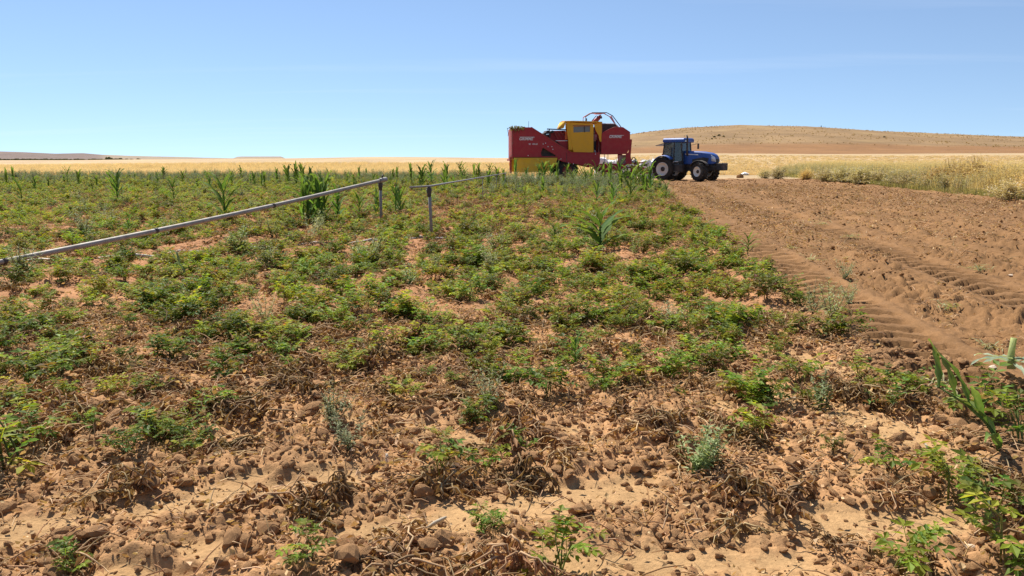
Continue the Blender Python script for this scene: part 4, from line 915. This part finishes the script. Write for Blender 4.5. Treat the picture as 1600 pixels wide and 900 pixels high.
# ------------------------------------------------------------------ hand-placed foreground potato plants, each leaf a part
hero = [(90, 600, 1.15, 0, 'lush green potato clump left of the bare foreground soil'), (45, 590, 1.0, 1, 'green potato plant beside the lush clump at the left edge'), (245, 690, .8, 2, 'small dark potato plant alone on bare soil at left'), (25, 735, 1.2, 3, 'leafy potato plant at the left picture edge'), (60, 700, .9, 4, 'potato plant just above the left edge plant'),
 (690, 745, .8, 5, 'yellowing potato plant with curled leaf in the foreground middle'), (760, 735, .6, 6, 'sparse yellow potato shoot right of the yellowing plant'), (815, 705, .55, 2, 'small dark potato shoot near the foreground middle'), (868, 898, .75, 3, 'fresh green potato shoot at the bottom picture edge, centre'), (488, 895, .55, 1, 'small potato shoot at the bottom edge, left of centre'),
 (1525, 650, 1.1, 0, 'leafy potato plant behind the leaning corn'), (1590, 690, 1.0, 2, 'potato plant at the right edge beside the leaning corn'), (1400, 892, .85, 3, 'potato plant at the bottom edge, right of the sand'), (1580, 880, 1.1, 4, 'leafy potato plant in the bottom right corner'), (1490, 790, .9, 6, 'ragged potato plant in the right foreground'), (1400, 750, .8, 5, 'yellow stalked potato plant in the right foreground'), (1550, 810, .9, 0, 'potato plant above the bottom right corner plant'),
 (1190, 690, .8, 6, 'yellowing potato plant right of the silver leaved weed'), (1250, 605, .9, 4, 'potato plant on sandy soil below the large grey weed'), (1340, 590, .8, 5, 'yellow green potato plant at the crop edge, lower right'), (545, 495, 1.1, 0, 'bright green dense potato clump in the left half'), (822, 465, 1.0, 2, 'very dark green clump right of the field middle'), (590, 402, 1.5, 3, 'dense green clump in front of the big riser post'),
 (890, 565, .9, 1, 'potato plant around the short corn seedling'), (120, 895, .5, 2, 'tiny potato shoot at the bottom left edge'), (715, 545, 1.0, 4, 'green potato plant above bare soil in the middle'), (575, 560, .8, 6, 'potato plant fringing the bare soil, left of centre'), (1430, 620, .6, 1, 'low potato shoots beside the sandy strip'), (30, 650, .7, 5, 'ragged potato plant at the left edge under the lush clump'), (1385, 640, .7, 0, 'small potato plant on the sandy strip')]
HV = []
for k in range(7):
    yel = .75 if k in (5, 6) else (.1 if k == 2 else .35)
    st, lv = potato(400+k, 4 if k in (5, 6) else 5, .24, .2, 4, yel, .2 if k >= 5 else .03, .125, True)
    HV.append((st.mesh('stem', M['leaf']), [q.mesh('leaf', M['leaf']) for q in lv]))
for px, py, s, k, lab in hero:
    x, y = gp(px, py); e = empty('potato_plant', (x, y, hz(x, y)), random.uniform(0, 6.28), lab, 'potato plant', 'potato plants in the bare foreground'); e.scale = (s, s, s)
    link('stem', HV[k][0], e)
    for q in HV[k][1]: link('leaf', q, e)

# ------------------------------------------------------------------ potato crop: nearest as individuals, rest as one mass
PV = []
for k in range(8):
    st, lv = potato(300+k, 6+k % 3, .22+.045*(k % 3), .22+.03*(k % 2), 6, .22+.08*(k % 4), .08+.06*(k % 3), .115+.015*(k % 3)); PV.append(joinmb(st, lv).mesh('potato_plant', M['leaf']))
def cover(x, y):
    near = np.interp(y, [3, 4.4, 5.4, 6.6, 8, 10, 16, 75], [.02, .12, .26, .46, .6, .7, .82, 1.0])
    left = ss(-2.2, -3.2, x-.0*y)*ss(5.2, 6.4, y); near = np.maximum(near, left*.5*ss(4, 5.5, y))
    n = fbm(x*1.25, y*1.1, 3, 141); n2 = fbm(x*.2+3, y*.13, 3, 143)
    gaps = ss(-.2, .12, n)*ss(-.4, -.12, n2)
    brownz = np.exp(-(((x+1.2)/4.5)**2+((y-29)/9)**2)); gaps = gaps*(1-.72*brownz)
    return near*(.2+.8*gaps)
def pick(n, x0, x1, y0, y1, dens_pow=1.):
    y = y0+(y1-y0)*RNG.random(n); x = x0+(x1-x0)*RNG.random(n); return x, y
xs, ys = pick(76000, -52, 11, 3.2, 74)
ok = (np.abs(xs) < .72*ys+1.2) & (m_crop(xs, ys) > .5) & (RNG.random(len(xs)) < cover(xs, ys)*(.75+.25*ss(30, 12, ys)))
ok &= ~((ys > 44) & (RNG.random(len(xs)) < .35))
xs, ys = xs[ok], ys[ok]
# extra density close by
x2, y2 = pick(2600, -11, 5, 4.5, 13); k2 = (np.abs(x2) < .72*y2+1) & (m_crop(x2, y2) > .5) & (RNG.random(len(x2)) < cover(x2, y2)); xs = np.r_[xs, x2[k2]]; ys = np.r_[ys, y2[k2]]
pd_ = seg(xs, ys, xl, yl, xl+.55*(p1[0]-xl), yl+.55*(p1[1]-yl)); keep = ~((pd_ < .9) & (ys < yl+(xs-xl)/(p1[0]-xl)*(p1[1]-yl)+.25)); xs, ys = xs[keep], ys[keep]
od = np.argsort(ys); xs, ys = xs[od], ys[od]; zs = H(xs, ys)
sc_ = (.36+.72*RNG.random(len(xs))**1.6)*np.interp(ys, [4, 7, 15, 74], [.6, .75, .88, 1.05]); rz_ = RNG.uniform(0, 6.283, len(xs)); iv = RNG.integers(0, 8, len(xs))
for i in range(270):
    o = link('potato_plant', PV[int(iv[i])], None, (xs[i], ys[i], zs[i]), (0, 0, rz_[i]), float(sc_[i])); w_ = where(xs[i], ys[i], sc_[i], (.5, .75)); tag(o, w_[0]+'leafy potato plant in the near crop rows, '+w_[1], 'potato plant', 'potato plants in the near crop rows')
pr = [proto('potato_source', me) for me in PV]
s_ = slice(270, None); n_ = len(xs)-270
scatter('potato_crop', pr, np.c_[xs[s_], ys[s_], zs[s_]], np.c_[RNG.normal(0, .08, n_), RNG.normal(0, .08, n_), rz_[s_]], sc_[s_], iv[s_], 'dense green potato crop covering the field to the far edge', 'potato crop')
print('potato', len(xs))
# withered plants
DV = [deadplant(500+k, 7+k % 4, (.2 if k % 4 == 0 else .09+.04*(k % 3)), (.13 if k % 4 == 0 else .2)).mesh('withered_plant', M['dead']) for k in range(8)]
xd, yd = pick(16000, -40, 9, 3.0, 60); x2, y2 = pick(2400, -6, 4, 3.0, 8.5); x3_, y3_ = pick(1500, -7, 5, 22, 38)
xd = np.r_[xd, x2, x3_]; yd = np.r_[yd, y2, y3_]
k_ = (np.abs(xd) < .7*yd+.8) & (m_crop(xd, yd) > .5) & (RNG.random(len(xd)) < np.interp(yd, [3, 5, 6.5, 9, 20, 60], [.5, .5, .36, .34, .6, .8])) & (m_sand(xd, yd) < .25) & (fbm(xd*1.3, yd*1.3, 2, 171) > np.where(yd < 9, -.08, -.3))
xd, yd = xd[k_], yd[k_]; od = np.argsort(yd); xd, yd = xd[od], yd[od]; zd = H(xd, yd); nd_ = len(xd)
sd_ = RNG.uniform(.6, 1.35, nd_); rd_ = RNG.uniform(0, 6.283, nd_); id_ = RNG.integers(0, 8, nd_)
for i in range(280):
    o = link('withered_plant', DV[int(id_[i])], None, (xd[i], yd[i], zd[i]), (0, 0, rd_[i]), float(sd_[i])); w_ = where(xd[i], yd[i], sd_[i], (.85, 1.15)); tag(o, w_[0]+('upright' if id_[i] % 4 == 0 else 'flattened')+' brown withered potato plant, '+w_[1], 'withered plant', 'withered plants on the foreground soil')
pd = [proto('withered_source', me) for me in DV]; s_ = slice(280, None)
scatter('withered_haulm', pd, np.c_[xd, yd, zd][s_], np.c_[np.zeros((nd_-280, 2)), rd_[s_]], sd_[s_], id_[s_], 'brown withered potato haulm between the green plants', 'withered haulm')
# litter of dry leaf scraps
LV = [proto('litter_source', litter(600+k).mesh('litter', M['dead'])) for k in range(8)]
xl_, yl_ = pick(3900, -6.5, 5, 2.7, 8.5); xm, ym = pick(6000, 2, 20, 4, 50); xq, yq = pick(13000, -24, 8, 7, 38); xm = np.r_[xm, xq]; ym = np.r_[ym, yq]; xl_ = np.r_[xl_, xm]; yl_ = np.r_[yl_, ym]
k_ = (np.abs(xl_) < .72*yl_+.6) & (RNG.random(len(xl_)) < 1-.93*ss(.1, .5, m_sand(xl_, yl_)))
k_ &= (m_crop(xl_, yl_) > .5) | (RNG.random(len(xl_)) < np.interp(yl_, [6, 11, 18], [.06, .2, .55])*(np.abs(xl_-2.62-.135*yl_) > .42)*(np.abs(xl_-4.62-.15*yl_) > .42))
xl_, yl_ = xl_[k_], yl_[k_]; n_ = len(xl_)
scatter('dry_leaf_litter', LV, np.c_[xl_, yl_, H(xl_, yl_)+.004], np.c_[RNG.normal(0, .2, n_), RNG.normal(0, .2, n_), RNG.uniform(0, 6.28, n_)], RNG.uniform(.6, 1.2, n_)*np.interp(yl_, [3, 8, 30], [1, 1.3, 2.2]), RNG.integers(0, 8, n_), 'dry leaf scraps and twigs strewn over the soil', 'litter')

# ------------------------------------------------------------------ clods
CL = [clod(700+k) for k in range(6)]
for me in CL: me.materials.append(M['clod'])
CR = [clod(720+k) for k in range(5)]
for me in CR: me.materials.append(M['clodred'])
xc, yc = pick(1600, -4.2, 3.6, 2.8, 6.5); k_ = (np.abs(xc) < .68*yc+.4) & (m_crop(xc, yc) > .5) & (m_sand(xc, yc) < .75*RNG.random(len(xc))+.2)
xc, yc = xc[k_], yc[k_]; szc = .012+.038*RNG.random(len(xc))**2.4+.014*RNG.random(len(xc)); zc = H(xc, yc); od = np.argsort(-szc/yc); xc, yc, zc, szc = xc[od], yc[od], zc[od], szc[od]
for i in range(min(290, len(xc))):
    s = float(szc[i]); o = link('soil_clod', CL[i % 6], None, (xc[i], yc[i], zc[i]+s*.28), (random.uniform(-.5, .5), random.uniform(-.5, .5), random.uniform(0, 6)), (s*random.uniform(1, 1.7), s*random.uniform(.8, 1.1), s*random.uniform(.7, 1))); w_ = where(xc[i], yc[i], s, (.03, .042)); tag(o, w_[0]+'brown soil clod lying on the bare soil, '+w_[1], 'soil clod', 'soil clods in the foreground')
cx = [proto('clod_source', me) for me in CL]; i0 = 290; n_ = len(xc)-i0
scatter('small_clods', cx, np.c_[xc, yc, zc+szc*.3][i0:], RNG.uniform(-.6, .6, (n_, 3))*np.array([1, 1, 5]), szc[i0:], RNG.integers(0, 6, n_), 'small crumbs of soil between the foreground clods', 'soil crumbs')
xc, yc = pick(22000, 2, 26, 4.5, 64); k_ = (m_plow(xc, yc) > .6) & (np.abs(xc) < .75*yc+1) & (np.abs(xc-2.62-.135*yc) > .42) & (np.abs(xc-4.62-.15*yc) > .42) & (RNG.random(len(xc)) < .35+.65*ss(-.1, .35, fbm((xc-.14*yc)*1.2, yc*.2, 3, 93)))
xc, yc = xc[k_], yc[k_]; n_ = len(xc); szc = .012+.03*RNG.random(n_)**3+.01*RNG.random(n_)
cy = [proto('red_clod_source', me) for me in CR]
scatter('ploughed_clods', cy, np.c_[xc, yc, H(xc, yc)+szc*.25], RNG.uniform(-.6, .6, (n_, 3))*np.array([1, 1, 5]), szc*np.interp(yc, [5, 20, 60], [.9, 1.2, 1.6]), RNG.integers(0, 5, n_), 'reddish clods of soil over the ploughed strip', 'soil clods')
for px, py, s, lab in ((690, 857, .06, 'lone dark clod standing on the pale sand, bottom centre'), (1155, 278, .45, 'dark heap of earth right of the tractor'), (912, 620, .055, 'rounded brown clod on the soil right of the foreground middle'), (1305, 312, .16, 'dark clod on the ploughed strip below the tractor front')):
    x, y = gp(px, py); o = link('soil_clod', CR[1] if s > .1 else CL[2], None, (x, y, hz(x, y)+s*.3), (0, 0, 1), (s*1.1, s, s)); tag(o, lab, 'soil clod')

xc, yc = pick(26000, -4.6, 3.8, 2.7, 7.2); k_ = (np.abs(xc) < .68*yc+.4) & (RNG.random(len(xc)) < 1-.75*m_sand(xc, yc)); xc, yc = xc[k_], yc[k_]; n_ = len(xc); szc = .004+.024*RNG.random(n_)**3
scatter('soil_crumbs', cx, np.c_[xc, yc, H(xc, yc)+szc*.3], RNG.uniform(-.6, .6, (n_, 3))*np.array([1, 1, 5]), (szc*np.interp(yc, [3, 7], [.9, 1.4]))[:, None]*np.c_[RNG.uniform(.9, 1.8, n_), RNG.uniform(.7, 1.2, n_), RNG.uniform(.6, 1.1, n_)], RNG.integers(0, 6, n_), 'fine crumbs of dry soil all over the bare foreground', 'soil crumbs')

# ------------------------------------------------------------------ pale sticks, stones and wilted weeds lying about
sticks = [(145, 538, .09, 1.2, 'white stick standing up from the soil at left'), (606, 730, .07, 1.3, 'short white stick in the foreground, left of centre'), (668, 822, .10, .5, 'grey bark-like stick on the sand, bottom centre'), (1465, 728, .12, .9, 'pale stick on sandy soil in the right foreground'), (1225, 627, .12, .2, 'flat pale piece of stalk right of the silver leaved weed'), (712, 748, .07, .8, 'small white scrap beside the yellowing potato plant')]
for px, py, ln, el, lab in sticks:
    x, y = gp(px, py); m = MB(); az = random.uniform(0, 3); d = Vector((math.cos(az)*math.cos(el), math.sin(az)*math.cos(el), math.sin(el)))*ln
    m.tube([Vector((0, 0, .0)), d*.35+Vector((0, 0, .004)), d*.8, d], [.007, .010, .009, .004], 7, (.55, .48, .38)); o = m.build('dry_stick', M['dead'], loc=(x, y, hz(x, y)+.005)); tag(o, lab, 'stick')
stones = [(935, 613, .03, 'pale stone on the foreground soil near the middle'), (1150, 820, .028, 'pale stone in the foreground, bottom right of centre'), (245, 755, .03, 'white stone on the foreground soil at left'), (1513, 850, .03, 'white stone in the right foreground'), (1550, 578, .04, 'pale stone on the ploughed soil by the uprooted corn'), (1300, 325, .05, 'pale stone far out on the ploughed strip'), (1580, 432, .04, 'pale stone on the ploughed strip at the right edge')]
stm = paint('pale_stone', (.5, .4, .29), .8, .4); SM = [clod(740+k) for k in range(3)]
for me in SM: me.materials.append(stm)
for i, (px, py, s, lab) in enumerate(stones):
    x, y = gp(px, py); o = link('stone', SM[i % 3], None, (x, y, hz(x, y)+s*.25), (0, .2, i), (s*1.4, s, s*.8)); tag(o, lab, 'stone')
wil = [(1480, 490, .45, 'pale green wilted weed lying on the ploughed strip, right of the tyre track'), (1268, 412, .4, 'wilted weed lying beside the near tyre track'), (1285, 350, .7, 'wilted straw coloured weed heap in the middle of the ploughed strip'), (1330, 372, .55, 'thin wilted weed between the tyre tracks'), (1530, 428, .5, 'wilted grey weed near the right edge of the ploughed strip'), (1235, 390, .35, 'small green weed rooted between tyre marks'), (1330, 408, .3, 'green wisp lying by the second tyre track'), (1545, 545, .3, 'dry straw tuft above the uprooted corn'), (1470, 600, .4, 'pale wilted weed lying left of the leaning corn'), (1022, 305, .5, 'wilted weed at the top of the field edge')]
for i, (px, py, s, lab) in enumerate(wil):
    m = MB(); r = random.Random(i+60)
    for k in range(46):
        a = r.uniform(0, 6.283); ln = r.uniform(.15, .5)*s; p = Vector((r.gauss(0, .13)*s, r.gauss(0, .13)*s, r.uniform(0, .09)*s)); c = lerp3((.17, .21, .08), (.47, .42, .22), r.random())
        cornleaf(m, r, p, a, ln, .018, R(r.uniform(5, 45)), c, lerp3(c, (.5, .45, .28), .5), .9, r.uniform(-.5, .5)) if k < 16 else leaflet(m, p, Vector((math.cos(a), math.sin(a), r.uniform(-.1, .5))), Vector((0, 0, 1)), .09*s, .035*s, c, .3)
    x, y = gp(px, py); o = m.build('wilted_weed', M['weed'], loc=(x, y, hz(x, y)+.01)); tag(o, lab, 'weed')
# haulm hanging on the harvester's rear edge
m = MB(); r = random.Random(9)
for k in range(90):
    p = Vector((U(118)+r.random()**1.3*.95, -.07-r.uniform(0, .1), V(272)+r.gauss(0, .06))); a = r.uniform(0, 6.28)
    leaflet(m, p, Vector((math.cos(a), math.sin(a)*.4, r.uniform(-1.6, .6))), Vector((0, -1, .3)), r.uniform(.1, .3), .07, lerp3((.14, .17, .05), (.36, .32, .15), r.random()), .3)
for k in range(8):
    p = Vector((U(150)+r.random()*.7, -.08, V(272))); m.tube([p+Vector((0, .12, .02)), p, p+Vector((r.uniform(-.1, .1), -.02, -r.uniform(.2, .5)))], .012, 4, (.22, .2, .09), False)
o = m.build('haulm_bundle', M['weed'], loc=har.location, rot=(0, 0, R(5))); tag(o, 'green potato haulm hanging over the rear top edge of the harvester', 'haulm')
# white scraps beside the tractor
for i, (px, py, s) in enumerate(((1163, 274, .45), (1172, 270, .5), (1158, 271, .3))):
    x, y = gp(px, py); y = min(y, 84); me = clod(760+i); me.materials.append(M['white']); o = link('plastic_sack', me, None, (x, y, hz(x, y)+s*.25), (0, 0, i), (s*1.3, s, s*.6)); tag(o, ['crumpled white sack on the stubble nearest the tractor front', 'crumpled white sack lying farthest right beyond the tractor', 'small crumpled white sack just beyond the earth heap'][i], 'sack')

# ------------------------------------------------------------------ weedy far strip, wheat, verge, hill cover
FW = [proto('tall_weed_source', weedplant(800+k, 1.0, 9, .35, ((.10, .15, .075), (.22, .27, .16)), 24, .3, .09).mesh('tall_weed', M['weed'])) for k in range(4)]
FW += [proto('seeding_weed_source', weedplant(810+k, 1.15, 5, .2, ((.17, .11, .07), (.25, .26, .15)), 16, .25, .08).mesh('tall_weed', M['weed'])) for k in range(2)]
xf, yf = pick(9500, -54, 9, 34, 75); d_ = np.where(xf > -1.2, 57.5, 74)-yf
k_ = (m_crop(xf, yf) > .5) & (np.abs(xf) < .72*yf) & ((xf < 7.2) | (yf < 46)) & (RNG.random(len(xf)) < np.interp(d_, [0, 6, 14, 28, 40], [1, .8, .5, .22, .06]))
xf, yf = xf[k_], yf[k_]; n_ = len(xf); d_ = np.where(xf > -1.2, 57.5, 74)-yf
scatter('far_weeds', FW, np.c_[xf, yf, H(xf, yf)], np.c_[np.zeros((n_, 2)), RNG.uniform(0, 6.28, n_)], RNG.uniform(.5, 1.05, n_)*np.interp(d_, [0, 10, 30], [1.1, .95, .6])*np.where((xf < -1.2) & (RNG.random(n_) < .7), .68, .85), np.where(RNG.random(n_) < .8, RNG.integers(0, 4, n_), RNG.integers(4, 6, n_)), 'grey green weeds growing tall along the far field edge', 'weeds')
TW = [proto('wheat_source', tuft(820+k, 26, .62, .22, .2, ((.5, .38, .25), (.69, .54, .37)), .014, True).mesh('wheat', M['straw'])) for k in range(4)]
yw = 75.5+100*RNG.random(15000)**1.6; xw = (RNG.random(15000)*1.0-.72)*yw*1.0; k_ = (xw < .12*yw) & ~((xw > -1) & (yw < 79)); xw, yw = xw[k_], yw[k_]; n_ = len(xw)
scatter('ripe_wheat', TW, np.c_[xw, yw, base(xw, yw)], np.c_[np.zeros((n_, 2)), RNG.uniform(0, 6.28, n_)], RNG.uniform(.8, 1.15, n_), RNG.integers(0, 4, n_), 'ripe golden wheat standing beyond the green field', 'wheat')
# stubble on the right
yw = 80+130*RNG.random(9000)**1.5; xw = (.1+RNG.random(9000)*.62)*yw; k_ = (xw-.14*yw > 22) | (yw > 84); xw, yw = xw[k_], yw[k_]; n_ = len(xw)
scatter('stubble', TW, np.c_[xw, yw, base(xw, yw)], np.c_[np.zeros((n_, 2)), RNG.uniform(0, 6.28, n_)], np.c_[RNG.uniform(.8, 1.3, (n_, 2)), RNG.uniform(.3, .55, n_)], RNG.integers(0, 4, n_), 'cut golden stubble beyond the grassy verge', 'stubble')
# verge: grass mass and individual dry bushes
VG = [proto('verge_grass_source', tuft(830+k, 34, .5, .16, .8, ((.14, .16, .06), (.42, .36, .19)), .009).mesh('verge_grass', M['straw'])) for k in range(4)]
VS = [proto('verge_straw_source', tuft(840+k, 40, 1.2, .24, .5, ((.40, .32, .19), (.62, .50, .31)), .008, True).mesh('verge_straw', M['straw'])) for k in range(4)]
yv = 14+72*RNG.random(7000)**1.1; ov = RNG.random(7000)*7.5; xv = 15.3+.14*yv+ov; k_ = (xv < .74*yv) & (RNG.random(7000) < 1-.4*(ov < .6)); xv, yv, ov = xv[k_], yv[k_], ov[k_]; n_ = len(xv)
stw = RNG.random(n_) < ss(.4, 3.2, ov+1.2*vn(yv*.3, xv*.3, 151)); iv_ = np.where(stw, RNG.integers(4, 8, n_), RNG.integers(0, 4, n_))
iv_ = np.where((yv > 38) & (ov > .5) & (ov < 3.5) & (RNG.random(n_) < .4), RNG.integers(8, 11, n_), iv_)
scatter('verge_grass', VG+VS+[proto('verge_weed_source', weedplant(850+k, 1.05, 10, .4, ((.24, .24, .14), (.45, .41, .27)), 26, .3, .1).mesh('verge_weed', M['weed'])) for k in range(3)], np.c_[xv, yv, H(xv, yv)], np.c_[np.zeros((n_, 2)), RNG.uniform(0, 6.28, n_)], RNG.uniform(.6, 1.2, n_)*(.75+.3*ss(.2, 2.5, ov)), iv_, 'mixed green and straw coloured grass on the verge', 'grass')
BV = [drybush(900+k, 1.0, .75, 340, ((.36, .26, .14), (.62, .48, .28)), .5).mesh('dry_bush', M['straw']) for k in range(3)]
BG = [drybush(910+k, .9, .9, 190, ((.3, .26, .15), (.54, .46, .3)), .7).mesh('verge_bush', M['weed']) for k in range(3)]
bushes = [(1195, 279, .8, 1, 'low green bush at the far left end of the verge'), (1215, 280, .9, 1, 'second green bush from the left end of the verge'), (1290, 285, 1.0, 1, 'grey green bush in the left part of the verge'), (1318, 286, 1.1, 1, 'rounded grey green bush left of the dark verge bushes'), (1345, 289, 1.1, 1, 'dark green bush in the middle of the verge'), (1375, 290, 1.15, 1, 'dense green bush right of the verge middle'), (1405, 292, 1.0, 1, 'green bush beside the first dry brown bush'), (1420, 294, .9, 1, 'last dark green bush before the dry bushes'),
 (1460, 297, 1.15, 0, 'brown dry bush, leftmost of the dry verge bushes'), (1490, 298, 1.4, 0, 'tall straw coloured dry bush in the verge'), (1520, 300, 1.55, 0, 'tallest dry bush on the verge'), (1545, 302, 1.3, 0, 'dry bush just right of the tallest one'), (1580, 306, 1.2, 0, 'dry bush near the right picture edge'), (1575, 315, .8, 1, 'green leafy bush low at the right edge of the verge'), (1610, 312, 1.1, 0, 'dry bush cut by the right picture edge'), (1260, 282, .8, 0, 'small dry bush between green verge bushes')]
for i, (px, py, s, k, lab) in enumerate(bushes):
    x, y = gp(px, py); o = link('dry_bush' if k == 0 else 'verge_bush', (BV if k == 0 else BG)[i % 3], None, (x, y, hz(x, y)), (0, 0, i), (s*1.7, s*1.6, s*1.25)); tag(o, lab, 'bush', 'bushes on the verge')
# hillside scrub
HS = [proto('scrub_source', drybush(920+k, .8, .9, 40, ((.2, .14, .065), (.36, .25, .12)), 1.2).mesh('scrub', M['straw'])) for k in range(2)]
yh = 400+260*RNG.random(2600); xh = (.1+.62*RNG.random(2600))*yh; k_ = fbm(xh*.02, yh*.02, 3, 161) > -.1; xh, yh = xh[k_], yh[k_]; n_ = len(xh)
scatter('hillside_scrub', HS, np.c_[xh, yh, base(xh, yh)], np.c_[np.zeros((n_, 2)), RNG.uniform(0, 6.28, n_)], RNG.uniform(.25, .9, n_), RNG.integers(0, 2, n_), 'low dry scrub dotting the brown hillside', 'scrub')
# dark bushes on the far left, hedge line, hilltop marker
def bushmesh(seed, h, n=220, col=((.05, .055, .025), (.1, .1, .045))):
    r = random.Random(seed); m = MB(); m.tube([(0, 0, -.3), (0, 0, h*.4)], h*.05, 5, (.06, .04, .03))
    for k in range(n):
        a = r.uniform(0, 6.283); el = r.uniform(-.4, 1.5); q = r.uniform(.55, 1.0); p = Vector((math.cos(a)*math.cos(el)*h*.75*q, math.sin(a)*math.cos(el)*h*.75*q, h*.45+math.sin(el)*h*.5*q))
        leaflet(m, p, Vector((r.gauss(0, 1), r.gauss(0, 1), r.gauss(0, 1))), Vector((r.gauss(0, 1), r.gauss(0, 1), 1)), h*.3, h*.22, lerp3(col[0], col[1], r.random()))
    return m
DB = [bushmesh(950+k, 1.0).mesh('distant_bush', M['weed']) for k in range(3)]
for i, (px, s, lab) in enumerate(((178, 4.6, 'largest dark bush far off, leftmost of the row'), (189, 3.2, 'second dark bush from the left in the distant row'), (196, 3.6, 'third dark bush from the left in the distant row'), (205, 2.8, 'middle low dark bush in the distant row'), (213, 2.6, 'low dark bush right of the middle in the distant row'), (223, 3.0, 'rightmost dark bush in the distant row'))):
    y = 900; x = (px-800)/FPX*y; o = link('distant_bush', DB[i % 3], None, (x, y, hz(x, y)-.2+1.2), (0, 0, i), (s*1.3, s*1.3, s)); tag(o, lab, 'bush', 'dark bushes on the left horizon')
nh = 170; xh = RNG.uniform(-715, -525, nh); yh = 1090+RNG.uniform(-6, 6, nh)
scatter('far_hedge', [proto('hedge_source', me) for me in DB], np.c_[xh, yh, H(xh, yh)-.2], np.c_[np.zeros((nh, 2)), RNG.uniform(0, 6, nh)], np.c_[np.full((nh, 2), 3.5), RNG.uniform(2.2, 3.4, nh)], RNG.integers(0, 3, nh), 'dark hedge line at the foot of the distant left hill', 'hedge')
for i, (px, py, s) in enumerate(((1111, 216, 2.4), (1118, 214, 2.8), (1125, 215, 2.2), (1107, 219, 1.8), (1372, 216, 2.2))):
    y = next((yy_ for yy_ in range(310, 700, 4) if hz((px-800)/FPX*yy_, yy_) > CAM_H+(249-py)/FPX*yy_), 640); x = (px-800)/FPX*y; s *= .42; o = link('hill_bush', DB[i % 3], None, (x, y, hz(x, y)-.2), (0, 0, i), s); tag(o, ['dark bush on the hillside above the tractor bonnet, second from left', 'largest dark bush on the hillside above the tractor bonnet', 'rightmost dark bush on the hillside above the tractor bonnet', 'smallest and lowest dark bush on the hillside above the tractor', 'lone dark bush high on the right hillside'][i], 'bush', 'dark bushes on the hillside')
y = 655; x = (1274-800)/FPX*y; e = empty('hilltop_marker', (x, y, hz(x, y)-.1), 0, 'tiny dark pillar on the hill crest', 'marker')
m = MB(); m.loft([[(-.5, -.5, 0), (.5, -.5, 0), (.5, .5, 0), (-.5, .5, 0)], [(-.35, -.35, 1.3), (.35, -.35, 1.3), (.35, .35, 1.3), (-.35, .35, 1.3)]], True, False); m.build('base', M['galv'], e); MB().tube([(0, 0, 1.3), (0, 0, 2.3)], [.3, .25], 10).build('pillar', M['black'], e)
